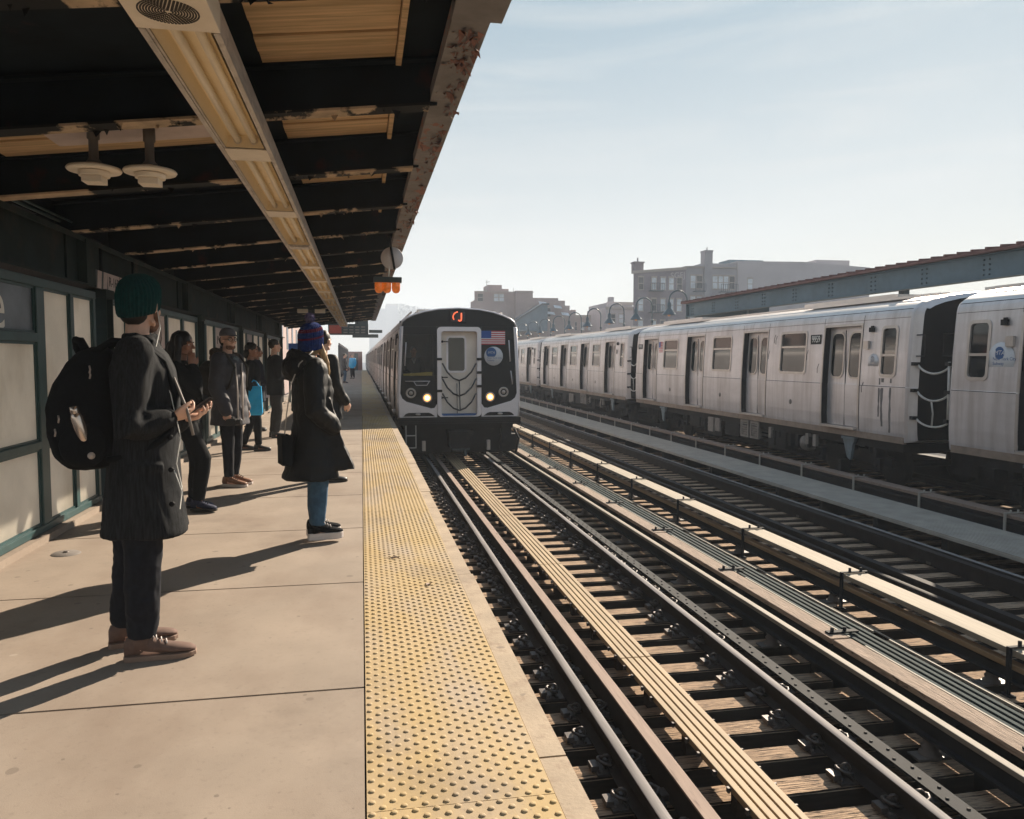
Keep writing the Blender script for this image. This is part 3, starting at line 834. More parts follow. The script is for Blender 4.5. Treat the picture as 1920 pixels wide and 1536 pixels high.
# ------------------------------------------------------------------ continuous trough of fluorescent lights
ZT = 2.62
def trough(i, y, label):
    t = thing('fluorescent_light', label, 'light', (-.64, y, 0), 0, 'fluorescent lights along the canopy trough')
    prof = [(-.145, ZT - .004), (-.118, ZT - .004), (-.112, ZT + .02), (-.105, ZT + .004), (-.085, ZT + .075), (.085, ZT + .075), (.105, ZT + .004), (.112, ZT + .02), (.118, ZT - .004), (.145, ZT - .004)]
    mb = MB(); mb.strip(prof[3:7], .005, 1.685, smooth=False)
    for yy in (.005, 1.685): mb.poly([(x, yy, z) for x, z in prof[3:7]])
    mb.build('reflector', 'reflector', t)
    mb = MB()
    for sx in (-1, 1):
        mb.box(min(sx * .118, sx * .142), max(sx * .118, sx * .142), 0, 1.97, ZT - .006, ZT + .018)
        mb.box(min(sx * .132, sx * .142), max(sx * .132, sx * .142), 0, 1.97, ZT + .019, ZT + .098)
    mb.box(-.131, .131, 0, 1.97, ZT + .085, ZT + .10)
    mb.box(-.117, -.107, 0, 1.69, ZT + .000, ZT + .004)
    mb.build('housing', 'galv', t)
    for x in (-.038, .05):
        mb = MB(); mb.tube([(x, .03, ZT + .042), (x, 1.66, ZT + .042)], .019, 10); mb.build('lamp_tube', 'tube', t)
        mb = MB()
        for yy in (.012, 1.678): mb.lathe([(.023, yy - .007), (.023, yy + .02 * (1 if yy < 1 else -1)), (.0, yy + .02)], (x, 0, ZT + .042), 10, axis='Y')
        mb.build('socket', 'cream', t)
    mb = MB(); mb.box(-.117, .117, 1.695, 1.965, ZT - .004, ZT + .004)
    if i == 2: mb.box(-.10, .10, 1.72, 1.90, ZT - .02, ZT - .005)
    mb.build('cover_plate', 'galv' if i == 2 else 'cream', t, bevel=.003)
    return t
for i in range(14):
    trough(i, 3.17 + i * 1.98, ['fluorescent twin tube light nearest the camera, right after the round speaker', 'second fluorescent twin tube light from the round speaker', 'third fluorescent twin tube light from the round speaker, with shiny cover plate',
        'fourth fluorescent twin tube light from the round speaker'][i] if i < 4 else 'small far fluorescent light %s along the canopy trough towards the hanging sign' % ('fifth sixth seventh eighth ninth tenth eleventh twelfth thirteenth fourteenth'.split()[i - 4]))
t = thing('ceiling_speaker', 'round grilled speaker in a cream plate at the near end of the light trough', 'speaker', (-.64, 2.5, 0))
mb = MB(); mb.box(-.145, .145, -.6, .665, ZT - .006, ZT + .1); mb.build('speaker_plate', 'cream', t, bevel=.004)
mb = MB()
for k in range(10):
    r_ = .012 + k * .0093
    nn = 6 + 5 * k
    for q in range(nn):
        a0 = 2 * math.pi * (q + .1) / nn; a1 = 2 * math.pi * (q + .78) / nn
        mb.prism([(r_ * math.cos(a0), .5 + r_ * math.sin(a0), ZT - .0085), (r_ * math.cos(a1), .5 + r_ * math.sin(a1), ZT - .0085), ((r_ + .0058) * math.cos(a1), .5 + (r_ + .0058) * math.sin(a1), ZT - .0085), ((r_ + .0058) * math.cos(a0), .5 + (r_ + .0058) * math.sin(a0), ZT - .0085)], (0, 0, .002))
mb.build('grille', 'grille', t)

# two round ceiling fittings on stems
def pendant(x, y, label):
    t = thing('pendant_lamp', label, 'lamp', (x, y, 0), 0, 'round ceiling fittings on stems')
    z = 2.485
    mb = MB(); mb.lathe([(.03, z + .005), (.140, z + .002), (.147, z + .012), (.140, z + .022), (.05, z + .045), (.03, z + .05)], seg=28); mb.build('dish', 'cream', t)
    mb = MB(); mb.lathe([(.082, z - .028), (.086, z), (.0, z + .001)], seg=20); mb.box(-.055, .055, -.055, .055, z - .065, z - .029); mb.build('lamp_body', 'cream', t, bevel=.004)
    mb = MB(); mb.lathe([(.045, z + .05), (.026, z + .075), (.026, z + .18), (.034, z + .185), (.034, z + .26)], seg=14); mb.build('stem', 'undergrey', t)
pendant(-1.49, 5.0, 'left one of two round cream ceiling fittings on stems'); pendant(-1.19, 5.0, 'right one of two round cream ceiling fittings on stems')
t = thing('mounting_panel', 'pale flat panel on the ceiling above the two round fittings', 'panel', (-1.2, 5.08, 2.742))
mb = MB(); mb.prism([(-.55, -.09, -.062), (.36, -.09, .042), (.36, -.09, .054), (-.55, -.09, -.05)], (0, .26, 0)); mb.build('panel_sheet', 'signboard', t)

# ------------------------------------------------------------------ wall of the platform: girder, columns, windscreen bays
g = thing('wall_girder', 'dark green riveted girder along the top of the windscreen wall', 'girder', (-2.54, 0, 0))
mb = MB()
mb.box(-.01, .01, -3, 27, 2.10, 2.50); mb.box(-.09, .10, -3, 27, 2.50, 2.515); mb.box(-.09, .10, -3, 27, 2.085, 2.10)
mb.box(.09, .10, -3, 27, 2.47, 2.50)
mb.build('plate', 'greenwall', g)
for k in range(6):
    mb = MB(); mb.box(.011, .11, 7.86 + 4.3 * k - 4.3 * 1, 8.10 + 4.3 * k - 4.3, 2.101, 2.499); mb.box(.011, .03, 7.60 + 4.3 * k - 4.3, 7.8599 + 4.3 * k - 4.3, 2.101, 2.499); mb.build('stiffener', 'greenwall', g)
t = thing('eave_board', 'dark slotted boarding between the girder and the roof', 'boarding', (-2.62, 0, 0))
mb = MB()
slots = [(6.25, 6.42), (6.75, 7.25), (8.55, 8.95), (10.0, 10.1), (10.25, 10.55), (11.75, 11.85), (14.2, 14.3)]
yy = -3.0
for a, b in slots + [(27.5, 27.6)]:
    mb.box(-.02, .02, yy, a, 2.516, 2.80); mb.box(-.02, .02, a, b, 2.60 if (a * 4) % 2 else 2.57, 2.80)
    yy = b
mb.build('boarding', 'rafter', t)
mb = MB(); mb.tube([(.16, 5.0, 2.56), (.16, 7.3, 2.56)], .012, 6); mb.tube([(.16, 5.0, 2.60), (.16, 7.6, 2.60)], .009, 6); mb.build('conduit_pipe', 'tealframe', t)

def column(y, label):
    t = thing('steel_column', label, 'column', (-2.50, y, 0), 0, 'dark columns between windscreen bays')
    mb = MB(); mb.box(-.09, .09, -.11, -.095, 0, 2.08); mb.box(-.09, .09, .095, .11, 0, 2.08); mb.box(-.01, .01, -.094, .094, 0, 2.08); mb.build('column_shaft', 'greenwall', t)
    mb = MB(); mb.box(-.13, .13, -.15, .15, .002, .02); mb.box(-.11, .1, -.13, .13, 2.0, 2.083); mb.build('column_plates', 'greenwall', t)
nm = ['first', 'second', 'third', 'fourth', 'fifth']
for k, y in enumerate((8.42, 13.08, 17.3, 21.55, 25.75)):
    column(y, 'dark column in the windscreen wall, %s from the man in the teal hat' % nm[k])
def bay(y0, cols, label, special=None):
    """cols: list of (start, end) openings relative to y0"""
    t = thing('windscreen_bay', label, 'windscreen', (-2.50, y0, 0), 0, 'windscreen bays along the platform wall')
    end = cols[-1][1] + .06
    mb = MB()
    mb.box(-.04, .045, 0, end, 1.975, 2.045)
    mb.box(-.04, .045, 0, end, .06, .115)
    for (a, b) in [(0, cols[0][0])] + [(cols[i][1], cols[i + 1][0]) for i in range(len(cols) - 1)] + [(cols[-1][1], end)]:
        mb.box(-.04, .04, a, b, .1155, 1.9745)
    for i, (a, b) in enumerate(cols):
        mb.box(-.04, .042, a + .0005, b - .0005, .715, .775)
        if special and special.get(i) == 'letter': mb.box(-.04, .042, a + .0005, b - .0005, 1.545, 1.615)
    mb.build('frame', 'tealframe', t, bevel=.006)
    for i, (a, b) in enumerate(cols):
        rows = [(.116, .714), (.776, 1.974)]
        if special and special.get(i) == 'letter': rows = [(.116, .714), (.776, 1.544), (1.616, 1.974)]
        for j, (z0, z1) in enumerate(rows):
            art = special and special.get(i) and j == len(rows) - 1
            mb = MB(); mb.box(-.012, .012, a + .001, b - .001, z0, z1)
            p = mb.build('panel', 'poster' if art and special[i] == 'letter' else ('signboard' if art else 'pane'), t)
            mb = MB()
            mb.box(.0125, .024, a + .001, a + .02, z0, z1); mb.box(.0125, .024, b - .02, b - .001, z0, z1)
            mb.box(.0125, .024, a + .0205, b - .0205, z0, z0 + .018); mb.box(.0125, .024, a + .0205, b - .0205, z1 - .018, z1)
            mb.build('bead', 'tealframe', p)
            if art and special[i] == 'letter':
                text('lettering', 'e', .54, 'whitepaint', p, (.014, 2.24, z0 + .17), (R(90), 0, R(90)))
            if art and special[i] == 'graffiti':
                mb = MB()
                rg = random.Random(int(y0 * 10))
                for q in range(26):
                    cy, cz = rg.uniform(a + .08, b - .08), rg.uniform(z0 + .12, z1 - .15)
                    pts = []
                    ang = rg.uniform(0, 6.28); rr = rg.uniform(.03, .13)
                    for s in range(9):
                        ang += rg.uniform(.2, .8)
                        py = min(b - .04, max(a + .04, cy + rr * math.cos(ang))); pz = min(z1 - .05, max(z0 + .05, cz + rr * 1.7 * math.sin(ang) - s * .012))
                        pts.append(Vector((.015, py, pz)))
                    mb.tube(pts, rg.choice((.004, .006, .009)), 5)
                mb.build('graffiti', 'blackpaint', p)
    return t
bay(3.9, [(.06, 1.15), (1.25, 2.86), (3.02, 3.6), (3.68, 4.2)], 'windscreen bay nearest the camera, with a blue poster panel beside milky panels', {1: 'letter'})
bay(8.58, [(.06, .6), (.68, 1.5), (1.6, 2.4), (2.48, 3.3), (3.42, 4.30)], 'windscreen bay behind the man in the teal hat, one panel covered in graffiti', {2: 'graffiti'})
bay(13.22, [(.06, .35), (.45, 1.15), (1.25, 2.5), (2.6, 3.15), (3.25, 3.85)], 'windscreen bay behind the man in the grey cap, with a graffiti panel', {2: 'graffiti'})
bay(17.45, [(.06, .8), (.9, 1.9), (2.0, 2.9), (3.0, 3.85)], 'windscreen bay behind the blue tote bag, with a scribbled panel', {1: 'graffiti'})
bay(21.7, [(.06, .95), (1.05, 1.95), (2.05, 2.95), (3.05, 3.85)], 'farthest windscreen bay under the canopy, of milky panels only')
structure('wall_kerb', MB().box(-2.66, -2.40, -3, 27, -.01, .055), 'concrete')
mb = MB(); mb.lathe([(0, .012), (.085, .010), (.10, .001)], (0, 0, 0), 20, cap=False)
t = thing('drain_cap', 'flat round metal cap lying on the platform near the wall foot', 'cap', (-2.13, 6.22, 0)); mb.build('cap_plate', 'undergrey', t); mb = MB(); mb.lathe([(.02, .0125), (.018, .018), (0, .018)], (0, 0, 0), 10, cap=False); mb.build('knob', 'clip', t)
rl = random.Random(8)
for (x, y, lab) in ((.21, 5.62, 'dry brown leaf on the yellow strip, farther of two'), (.40, 4.92, 'dry brown leaf on the yellow strip, nearer of two')):
    mb = MB(); n = 7; pts = []
    for k in range(n):
        q = k / (n - 1); w = .016 * math.sin(math.pi * min(1, q * 1.05)) + .001
        pts.append([Vector((-w, .07 * (q - .5), .008 + .006 * math.sin(q * 5))), Vector((0, .07 * (q - .5), .003 + .005 * math.sin(q * 5))), Vector((w, .07 * (q - .5), .009 + .006 * math.sin(q * 4)))])
    for u, w in zip(pts[:-1], pts[1:]):
        for i in (0, 1): mb.poly([u[i], u[i + 1], w[i + 1], w[i]])
    mb.tube([(0, .034, .004), (.004, .055, .004)], .0015, 5)
    o = mb.build('dry_leaf', 'guard', None, loc=(x, y, .004 if x > 0 else 0)); o.rotation_euler = (0, 0, rl.uniform(0, 6)); tag(o, lab, 'leaf')
t = thing('hanging_sign', 'white striped car marker sign reading R-160 hung below the girder', 'sign', (-2.43, 8.88, 2.165))
mb = MB(); mb.box(-.012, .0, -.78, .80, -.085, .085); mb.build('board', 'signblack', t)
mb = MB()
for k in range(9):
    a = -.78 + k * .175
    if k in (2, 3): continue
    w = .115
    mb.prism([(.002, a + .02, -.083), (.002, a + .02 + w, -.083), (.002, a + .05 + w, .083), (.002, a + .05, .083)], (.003, 0, 0))
mb.box(.002, .005, -.43, -.06, -.083, .083)
mb.build('stripes', 'signboard', t)
text('lettering', 'R-160', .135, 'blackpaint', t, (.0058, -.245, .0), (R(90), 0, R(90)))
mb = MB()
for a in (-.55, .55): mb.box(-.03, -.013, a - .02, a + .02, .0, .34)
mb.build('hanger', 'rafter', t)
for (y, x, lab) in ((19.5, -1.35, 'small pale box light under the far part of the canopy, left one of two'), (19.5, -.95, 'small pale box light under the far part of the canopy, right one of two')):
    t = thing('box_light', lab, 'light', (x, y, 2.54))
    mb = MB(); mb.box(-.12, .12, -.08, .08, -.05, .04); mb.build('light_box', 'cream', t, bevel=.01)
    mb = MB(); mb.box(-.012, .012, -.012, .012, .041, .2); mb.build('stem', 'rafter', t)

# disc and three amber signal lamps hung from the canopy edge
t = thing('disc_marker', 'pale round disc crossed by a dark hanger rod at the canopy edge', 'marker', (.385, 10.0, 2.65))
mb = MB(); mb.lathe([(.0, -.006), (.135, -.006), (.137, 0), (.135, .006), (.0, .006)], (0, 0, 0), 40, axis='Y', cap=False); mb.build('disc', 'disc', t)
mb = MB(); mb.tube([(-.035, -.014, .27), (.03, -.014, -.14)], .014, 8); mb.build('hanger_rod', 'blackpaint', t)
t = thing('signal_lamps', 'three amber signal lamps in a row under a dark box below the disc', 'signal', (.33, 10.0, 2.385))
mb = MB(); mb.box(-.17, .17, -.06, .06, -.035, .03); mb.build('lamp_box', 'signblack', t, bevel=.006)
mb = MB(); mb.tube([(.01, 0, .031), (.02, 0, .16)], .007, 8); mb.build('hanger_rod', 'whitepaint', t)
for x in (-.108, -.01, .10):
    mb = MB(); mb.lathe([(.052, -.037), (.052, -.10), (.047, -.135), (.03, -.158), (.0, -.166)], (x, 0, 0), 18, cap=False); mb.build('amber_lamp', 'amber', t)
# hanging direction signs near the far end
t = thing('direction_sign', 'long dark hanging sign with a red end at the far end of the light trough', 'sign', (-.52, 34, 2.62))
mb = MB(); mb.box(-.82, .82, -.06, .06, -.23, .23); mb.build('sign_box', 'signblack', t, bevel=.01)
mb = MB(); mb.box(-.78, -.28, -.065, -.061, -.17, .17); mb.build('red_panel', 'red', t)
mb = MB()
for z in (.10, -.02, -.13):
    for k in range(4): mb.box(-.2 + k * .24, -.03 + k * .24, -.065, -.061, z - .022, z + .03)
mb.build('lettering_bars', 'undergrey', t)
mb = MB(); mb.box(-.4, -.36, -.02, .02, .231, .7); mb.box(.36, .40, -.02, .02, .231, .7); mb.build('hanger', 'rafter', t)
t = thing('direction_sign', 'small dark far sign just right of the long hanging sign', 'sign', (.28, 40, 2.55))
mb = MB(); mb.box(-.7, .55, -.05, .05, -.12, .05); mb.box(.1, .75, .051, .12, .12, .27); mb.build('sign_box', 'signblack', t)
mb = MB(); mb.box(-.3, -.26, -.02, .02, .051, .8); mb.build('hanger', 'rafter', t)
mb = MB(); mb.box(-.25, .3, 34.8, 35.6, 2.86, 3.5)
tag(mb.build('equipment_box', 'signblack'), 'dark box above the far end of the hanging sign', 'box')
# open windscreen posts on the platform beyond the canopy
t = thing('far_windscreen', 'row of dark posts of an open windscreen beyond the canopy end', 'windscreen', (-1.55, 0, 0))
for k in range(9):
    mb = MB(); mb.box(-.07, .07, 58 + k * 4.5, 58.5 + k * 4.5, 0, 2.35); mb.build('post', 'navy', t)
mb = MB(); mb.box(-.04, .04, 58, 96, 2.351, 2.5); mb.build('top_rail', 'navy', t)
mb = MB(); mb.box(-.09, -.07, 58.6, 94, .2, 1.0); mb.build('low_panel', 'undergrey', t)
mb = MB(); mb.box(-.35, .05, -.03, .03, 0.9, 1.9); t = thing('notice_board', 'bright blue notice board at the far end of the wall', 'notice', (-1.95, 26.6, 0))
mb.build('notice_face', 'bluesign', t); mb = MB(); mb.box(-.36, -.30, -.03, .03, 0, .899); mb.box(0, .05, -.03, .03, 0, .899); mb.build('leg', 'tealframe', t)
t = thing('far_barrier', 'rust red gate and hut at the far end of the platform', 'hut', (-.9, 95, 0))
mb = MB(); mb.box(-1.5, 1.0, 0, .3, 0, 2.2); mb.build('hut_wall', 'red_thing', t); mb = MB(); mb.box(.1, .5, -.06, -.001, 0, 2.0); mb.build('door', 'signblack', t)

# ------------------------------------------------------------------ canopy of the far platform
t = thing('far_canopy', 'blue grey plate girder canopy with ribbed red-brown roof above the right train', 'canopy', (13.0, 0, 0))
mb = MB(); mb.box(-.012, .012, -2, 30.4, 3.10, 3.58); mb.box(-.12, .12, -2, 30.4, 3.08, 3.098); mb.box(-.12, .12, -2, 30.4, 3.582, 3.60); mb.box(-.12, 3.5, 30.401, 30.43, 3.08, 3.60)
mb.build('plate_girder', 'bluegirder', t)
mb = MB()
for k in range(17):
    y = 30.0 - k * 1.9
    for i in range(2):
        for j in range(4): mb.lathe([(.022, -.012), (.022, -.03), (.0, -.036)], (0, y + (i - .5) * .16, 3.18 + j * .105), 8, axis='X', cap=False)
mb.build('rivets', 'rivet', t)['kind'] = 'stuff'
mb = MB(); mb.prism([(-.28, -2, 3.605), (3.8, -2, 3.85), (3.8, -2, 3.90), (-.28, -2, 3.66)], (0, 32.6, 0))
for k in range(82): mb.prism([(-.30, -1.9 + k * .4, 3.655), (3.8, -1.9 + k * .4, 3.895), (3.8, -1.9 + k * .4, 3.955), (-.30, -1.9 + k * .4, 3.715)], (0, .05, 0))
mb.build('roof_sheet', 'redroof', t)
for k in range(4):
    mb = MB(); mb.box(1.9, 2.1, 2 + k * 9, 2.2 + k * 9, 0, 3.70); mb.build('post', 'bluegirder', t)
# gooseneck lamps on the far platform
def gooseneck(y, label):
    t = thing('gooseneck_lamp', label, 'lamp', (13.55, y, 0), 0, 'gooseneck lamps on the far platform')
    mb = MB()
    pts = [Vector((0, 0, 0)), Vector((0, 0, 3.2)), Vector((0, 0, 3.85))]
    for k in range(1, 12): pts.append(Vector((-.40 + .40 * math.cos(math.pi * k / 11), 0, 3.85 + .42 * math.sin(math.pi * k / 11))))
    pts.append(Vector((-.80, 0, 3.72)))
    mb.tube(pts, .033, 8); mb.lathe([(.055, 3.1), (.06, 3.2), (.035, 3.26)], seg=10); mb.build('pole', 'lampblue', t)
    mb = MB(); mb.lathe([(.05, 3.78), (.085, 3.72), (.095, 3.60), (.08, 3.52), (.28, 3.27), (.30, 3.235), (.27, 3.235), (.07, 3.46)], (-.80, 0, 0), 18, cap=False); mb.build('lamp_shade', 'lampblue', t)
    mb = MB(); mb.ell((-.80, 0, 3.27), (.07, .07, .10), 10); mb.build('bulb', 'lampbulb', t)
for k in range(11):
    gooseneck(31.9 + k * 4.12, 'gooseneck lamp on the far platform, %s from the end of the far canopy' % 'first second third fourth fifth sixth seventh eighth ninth tenth eleventh'.split()[k])
t = thing('far_windscreen', 'long low blue grey windscreen wall behind the gooseneck lamps', 'windscreen', (17.4, 0, 0))
mb = MB(); mb.box(0, .1, 33, 116, 0, 2.5); mb.build('wall_panel', 'bluegirder', t)
mb = MB(); mb.box(-.06, .16, 33, 116, 2.501, 2.62); mb.build('top_rail', 'rivet', t)
t = thing('stair_roof', 'slanting dark stair roof in front of the stepped pink building', 'stair roof', (21, 108, 0))
mb = MB(); mb.prism([(-.6, 0, 6.2), (3.6, 0, 8.75), (4.4, 0, 8.75), (4.4, 0, 5.2), (-.6, 0, 5.2)], (0, 4, 0)); mb.build('stair_side', 'bluegirder', t)
mb = MB(); mb.prism([(-1.0, -.2, 6.15), (3.6, -.2, 9.0), (4.6, -.2, 9.0), (4.6, -.2, 8.8), (3.65, -.2, 8.8), (-.9, -.2, 5.95)], (0, 4.4, 0)); mb.box(-4.4, -1.1, 0, 3, 5.9, 7.2); mb.build('stair_roof_slab', 'rivet', t)

# ------------------------------------------------------------------ buildings
GZ = -7.0
def windows(root, xs, zs, w, h, y, sill=True, cycle=0):
    for i, x in enumerate(xs):
        for j, z in enumerate(zs):
            mb = MB(); mb.box(x - w / 2 - .1, x + w / 2 + .1, y - .06, y + .02, z - .1, z)
            mb.box(x - w / 2 - .06, x - w / 2, y - .03, y + .02, z, z + h); mb.box(x + w / 2, x + w / 2 + .06, y - .03, y + .02, z, z + h); mb.box(x - w / 2, x + w / 2, y - .03, y + .02, z + h * .5 - .04, z + h * .5 + .04); mb.box(x - w / 2 - .08, x + w / 2 + .08, y - .05, y + .02, z + h, z + h + .18)
            f = mb.build('window', 'stone', root)
            mb = MB(); mb.box(x - w / 2, x + w / 2, y - .012, y + .01, z, z + h * .5 - .041); mb.box(x - w / 2, x + w / 2, y - .012, y + .01, z + h * .5 + .041, z + h)
            mb.build('pane', 'winpale' if (i * 3 + j * 5 + cycle) % 4 else 'windark', f)
b = thing('apartment_building', 'long brick apartment block with a white graffiti tag above the right train', 'building', (0, 88, 0))
mb = MB(); mb.prism([(30.8, 0, GZ), (37.2, 0, GZ), (37.2, 0, 11.95), (30.8, 0, 11.35)], (6.0, 14, 0)); mb.build('brick_wall', 'brick', b)
mb = MB(); mb.prism([(37.2, .3, GZ), (43.7, .3, GZ), (43.7, .3, 12.7), (40.3, .3, 12.3), (37.2, .3, 12.15)], (0, 13.7, 0)); mb.build('grey_wall', 'brickgrey', b)
mb = MB(); mb.prism([(43.7, .1, GZ), (61.0, .1, GZ), (61.0, .1, 12.45), (52.0, .1, 12.95), (43.7, .1, 12.85)], (0, 13.9, 0)); mb.build('parged_wall', 'cementwall', b)
mb = MB(); mb.prism([(30.65, -.15, 11.1), (37.2, -.15, 11.7), (37.2, -.15, 12.02), (30.65, -.15, 11.42)], (0, .14, 0)); mb.box(37.3, 43.6, .12, .29, 12.0, 12.12); mb.build('cornice', 'stone', b)
mb = MB(); mb.box(31.2, 32.3, .8, 1.9, 11.3, 12.45); mb.box(31.1, 32.4, .7, 2.0, 12.451, 12.6); mb.box(31.65, 31.8, 1.2, 1.3, 12.6, 13.1); mb.build('chimney', 'brick', b)
mb = MB(); mb.box(39.5, 40.45, -.05, 1.2, 8, 13.85); mb.box(39.45, 40.5, -.1, 1.25, 13.851, 14.0); mb.box(39.9, 40.0, .4, .5, 14, 14.4); mb.build('chimney', 'brickgrey', b)
for (x0, x1, z0, z1, m) in ((44.5, 49.0, 12.86, 13.5, 'bluegirder'), (49.8, 51.2, 12.9, 13.35, 'brickgrey'), (56.2, 60.8, 12.7, 13.75, 'cementwall'), (41.0, 43.9, 12.5, 13.0, 'brickgrey')):
    mb = MB(); mb.box(x0, x1, 4, 7, z0 - .6, z1); mb.build('roof_hut', m, b)
windows(b, [31.7, 33.3, 34.4, 35.4, 36.4], [9.35, 6.9, 4.4], .55, 1.35, 0)
windows(b, [38.2, 39.0, 40.95, 41.7, 42.3, 43.1], [9.6, 7.2, 4.8], .6, 1.45, .3, cycle=1)
windows(b, [45.3], [9.6], .6, 1.2, .1, cycle=1)
text('graffiti', 'SGFJ', .95, 'cementwall', b, (36.2, -.012, 11.0), (R(90), R(-4), 0), .004)
for (x0, x1) in ((32.6, 34.2), (38.0, 39.3), (41.2, 43.3)):
    for z in (9.2, 6.75, 4.2):
        mb = MB(); mb.box(x0, x1, -.9, -.1, z - .08, z)
        for k in range(9): mb.box(x0 + (x1 - x0) * k / 8 - .02, x0 + (x1 - x0) * k / 8 + .02, -.9, -.86, z - .001, z + .801)
        mb.box(x0 - .02, x1 + .02, -.905, -.855, z + .8, z + .84)
        mb.build('fire_escape', 'rivet', b)
mb = MB(); mb.box(52.5, 54.5, -.1, .1, 8.5, 9.3); mb.build('satellite_dishes', 'winpale', b)
b = thing('stepped_building', 'pink brown stepped apartment building behind the approaching train', 'building', (0, 112, 0))
mb = MB()
mb.prism([(15.2, 0, GZ), (15.2, 0, 9.3), (15.75, 0, 9.6), (15.75, 0, 10.85), (20.3, 0, 10.95), (20.3, 0, GZ)], (2.4, 12, 0)); mb.prism([(20.31, .4, GZ), (20.31, .4, 10.9), (21.6, .4, 10.9), (21.6, .4, GZ)], (0, 11, 0)); mb.prism([(21.61, -.3, GZ), (21.61, -.3, 11.0), (24.1, -.3, 11.0), (24.1, -.3, GZ)], (0, 12, 0))
mb.box(24.11, 27.9, 0, 11, GZ, 10.05); mb.box(27.91, 28.9, 0, 9, GZ, 9.7); mb.box(28.91, 29.6, 0, 8, GZ, 9.0); mb.box(29.61, 30.4, 0, 8, GZ, 8.2)
mb.build('wall', 'pinkish', b)
mb = MB(); mb.box(18.1, 20.2, 3, 7, 10.8, 12.05); mb.box(20.21, 21.2, 3, 6, 10.8, 11.5); mb.build('roof_hut', 'pinkish', b)
mb = MB(); mb.tube([(18.3, 5, 12), (18.3, 5, 12.9)], .04, 6); mb.tube([(18.1, 5, 12.6), (18.8, 5, 12.7)], .03, 6); mb.tube([(21.9, 3, 11), (21.9, 3, 11.7)], .03, 6); mb.build('aerial', 'rivet', b)
mb = MB(); mb.box(15.7, 24.2, -.42, -.31, 10.75, 10.85); mb.build('coping', 'stone', b)
windows(b, [16.6, 18.9, 19.6], [9.5], .7, 1.0, 0)
windows(b, [25.2, 26.4], [7.4], .7, 1.2, 0, cycle=1)
for k, (x, z) in enumerate(((25.0, 9.5), (27.2, 9.0), (26.2, 8.1), (28.3, 8.0))):
    mb = MB(); mb.prism([(x, 0, z), (x + 1.1, 0, z - .1), (x + 1.1, -.7, z - .5), (x, -.7, z - .4)], (0, 0, .06)); mb.build('awning', 'winpale', b)
for (x0, x1, y, z, m, nm_, lab) in ((31.0, 36.6, 118, 7.9, 'pinkish', 'row_house', 'low pink row house between the stepped building and the brick block'), (34.5, 39.0, 110, 8.7, 'cementwall', 'row_house', 'pale low house just left of the tall brick block'),
        (36.5, 40.5, 116, 9.8, 'brickgrey', 'row_house', 'grey house directly behind the left edge of the brick block'), (29, 33, 124, 8.4, 'brickgrey', 'row_house', 'small grey house in the gap right of the stepped building')):
    b = thing(nm_, lab, 'building', (0, y, 0))
    mb = MB(); mb.box(x0, x1, 0, 10, GZ, z); mb.build('wall', m, b)
    mb = MB(); mb.box(x0 - .1, x1 + .1, -.15, -.001, z - .3, z + .1); mb.build('cornice', 'stone', b)
    mb = MB(); mb.box(x0 + 1, x0 + 1.7, 2, 3, z, z + 1.0); mb.build('chimney', m, b)
    windows(b, [x0 + 1 + k * 1.2 for k in range(int((x1 - x0 - 1) / 1.2))], [z - 2.2], .6, 1.2, 0)
b = thing('distant_tower', 'faint hazy tower block far away behind the approaching train', 'building', (0, 900, 0))
mb = MB(); mb.box(27.6, 40.8, 0, 30, GZ, 61.4); mb.build('tower_wall', 'brickgrey', b)
mb = MB(); mb.box(27.5, 40.9, -.1, -.001, 60.2, 61.9); mb.build('parapet', 'stone', b)
for (x0, x1, y0, z, lab) in ((9, 27.5, 906, 56.8, 'faint hazy block just left of the distant tower'), (40.9, 66, 905, 55.2, 'faint hazy block just right of the distant tower'), (66.1, 84, 908, 49.5, 'faint low hazy block between the distant tower and the stepped building'), (84.1, 180, 908, 33, 'faint lowest hazy block behind the stepped building')):
    b = thing('distant_block', lab, 'building', (0, y0, 0))
    mb = MB(); mb.box(x0, x1, 0, 30, GZ, z); mb.build('block_wall', 'brickgrey', b)
    mb = MB(); mb.box(x0 + 2, x0 + 6, 5, 15, z, z + 2.2); mb.build('roof_hut', 'brickgrey', b)
rt = random.Random(5)
for k in range(9):
    x = 43.5 + k * 6.6
    t = thing('distant_tree', 'faint tree on the hazy skyline right of the distant tower', 'tree', (x, 882 + (k % 3), 0), 0, 'trees on the hazy skyline')
    top = 60.4 - k * 1.3 + rt.uniform(-1.5, 1.5)
    mb = MB(); mb.tube([(0, 0, GZ), (0, 0, top - 9)], [.9, .45], 6); mb.build('trunk', 'hair_brown', t)
    mb = MB()
    for q in range(160):
        a, rr, zz = rt.uniform(0, 6.28), rt.uniform(0, 4.8), rt.uniform(-12, 0)
        c = Vector((rr * math.cos(a), rr * math.sin(a), top + zz)); s = rt.uniform(.45, 1.2)
        d1 = Vector((rt.uniform(-1, 1), rt.uniform(-1, 1), rt.uniform(-1, 1))).normalized() * s; d2 = d1.orthogonal() * .8
        mb.poly([c - d1, c + d2, c + d1, c - d2])
    mb.build('crown', 'farhill', t)
b = thing('street_facade', 'sunlit pink house front seen through gaps beyond the platform wall', 'building', (-13, 0, 0))
mb = MB(); mb.box(-8, 0, 4, 29, GZ, 4.2); mb.build('wall', 'pinkish', b)
mb = MB(); mb.box(-8.2, .2, 3.9, 29.1, 4.201, 4.6); mb.build('cornice', 'stone', b)
b = thing('street_facade', 'warm pink facade left of the platform beyond the end of the canopy wall', 'building', (-6.3, 0, 0))
mb = MB(); mb.box(-6, 0, 44, 86, GZ, 7.5); mb.build('wall', 'pinkish', b)
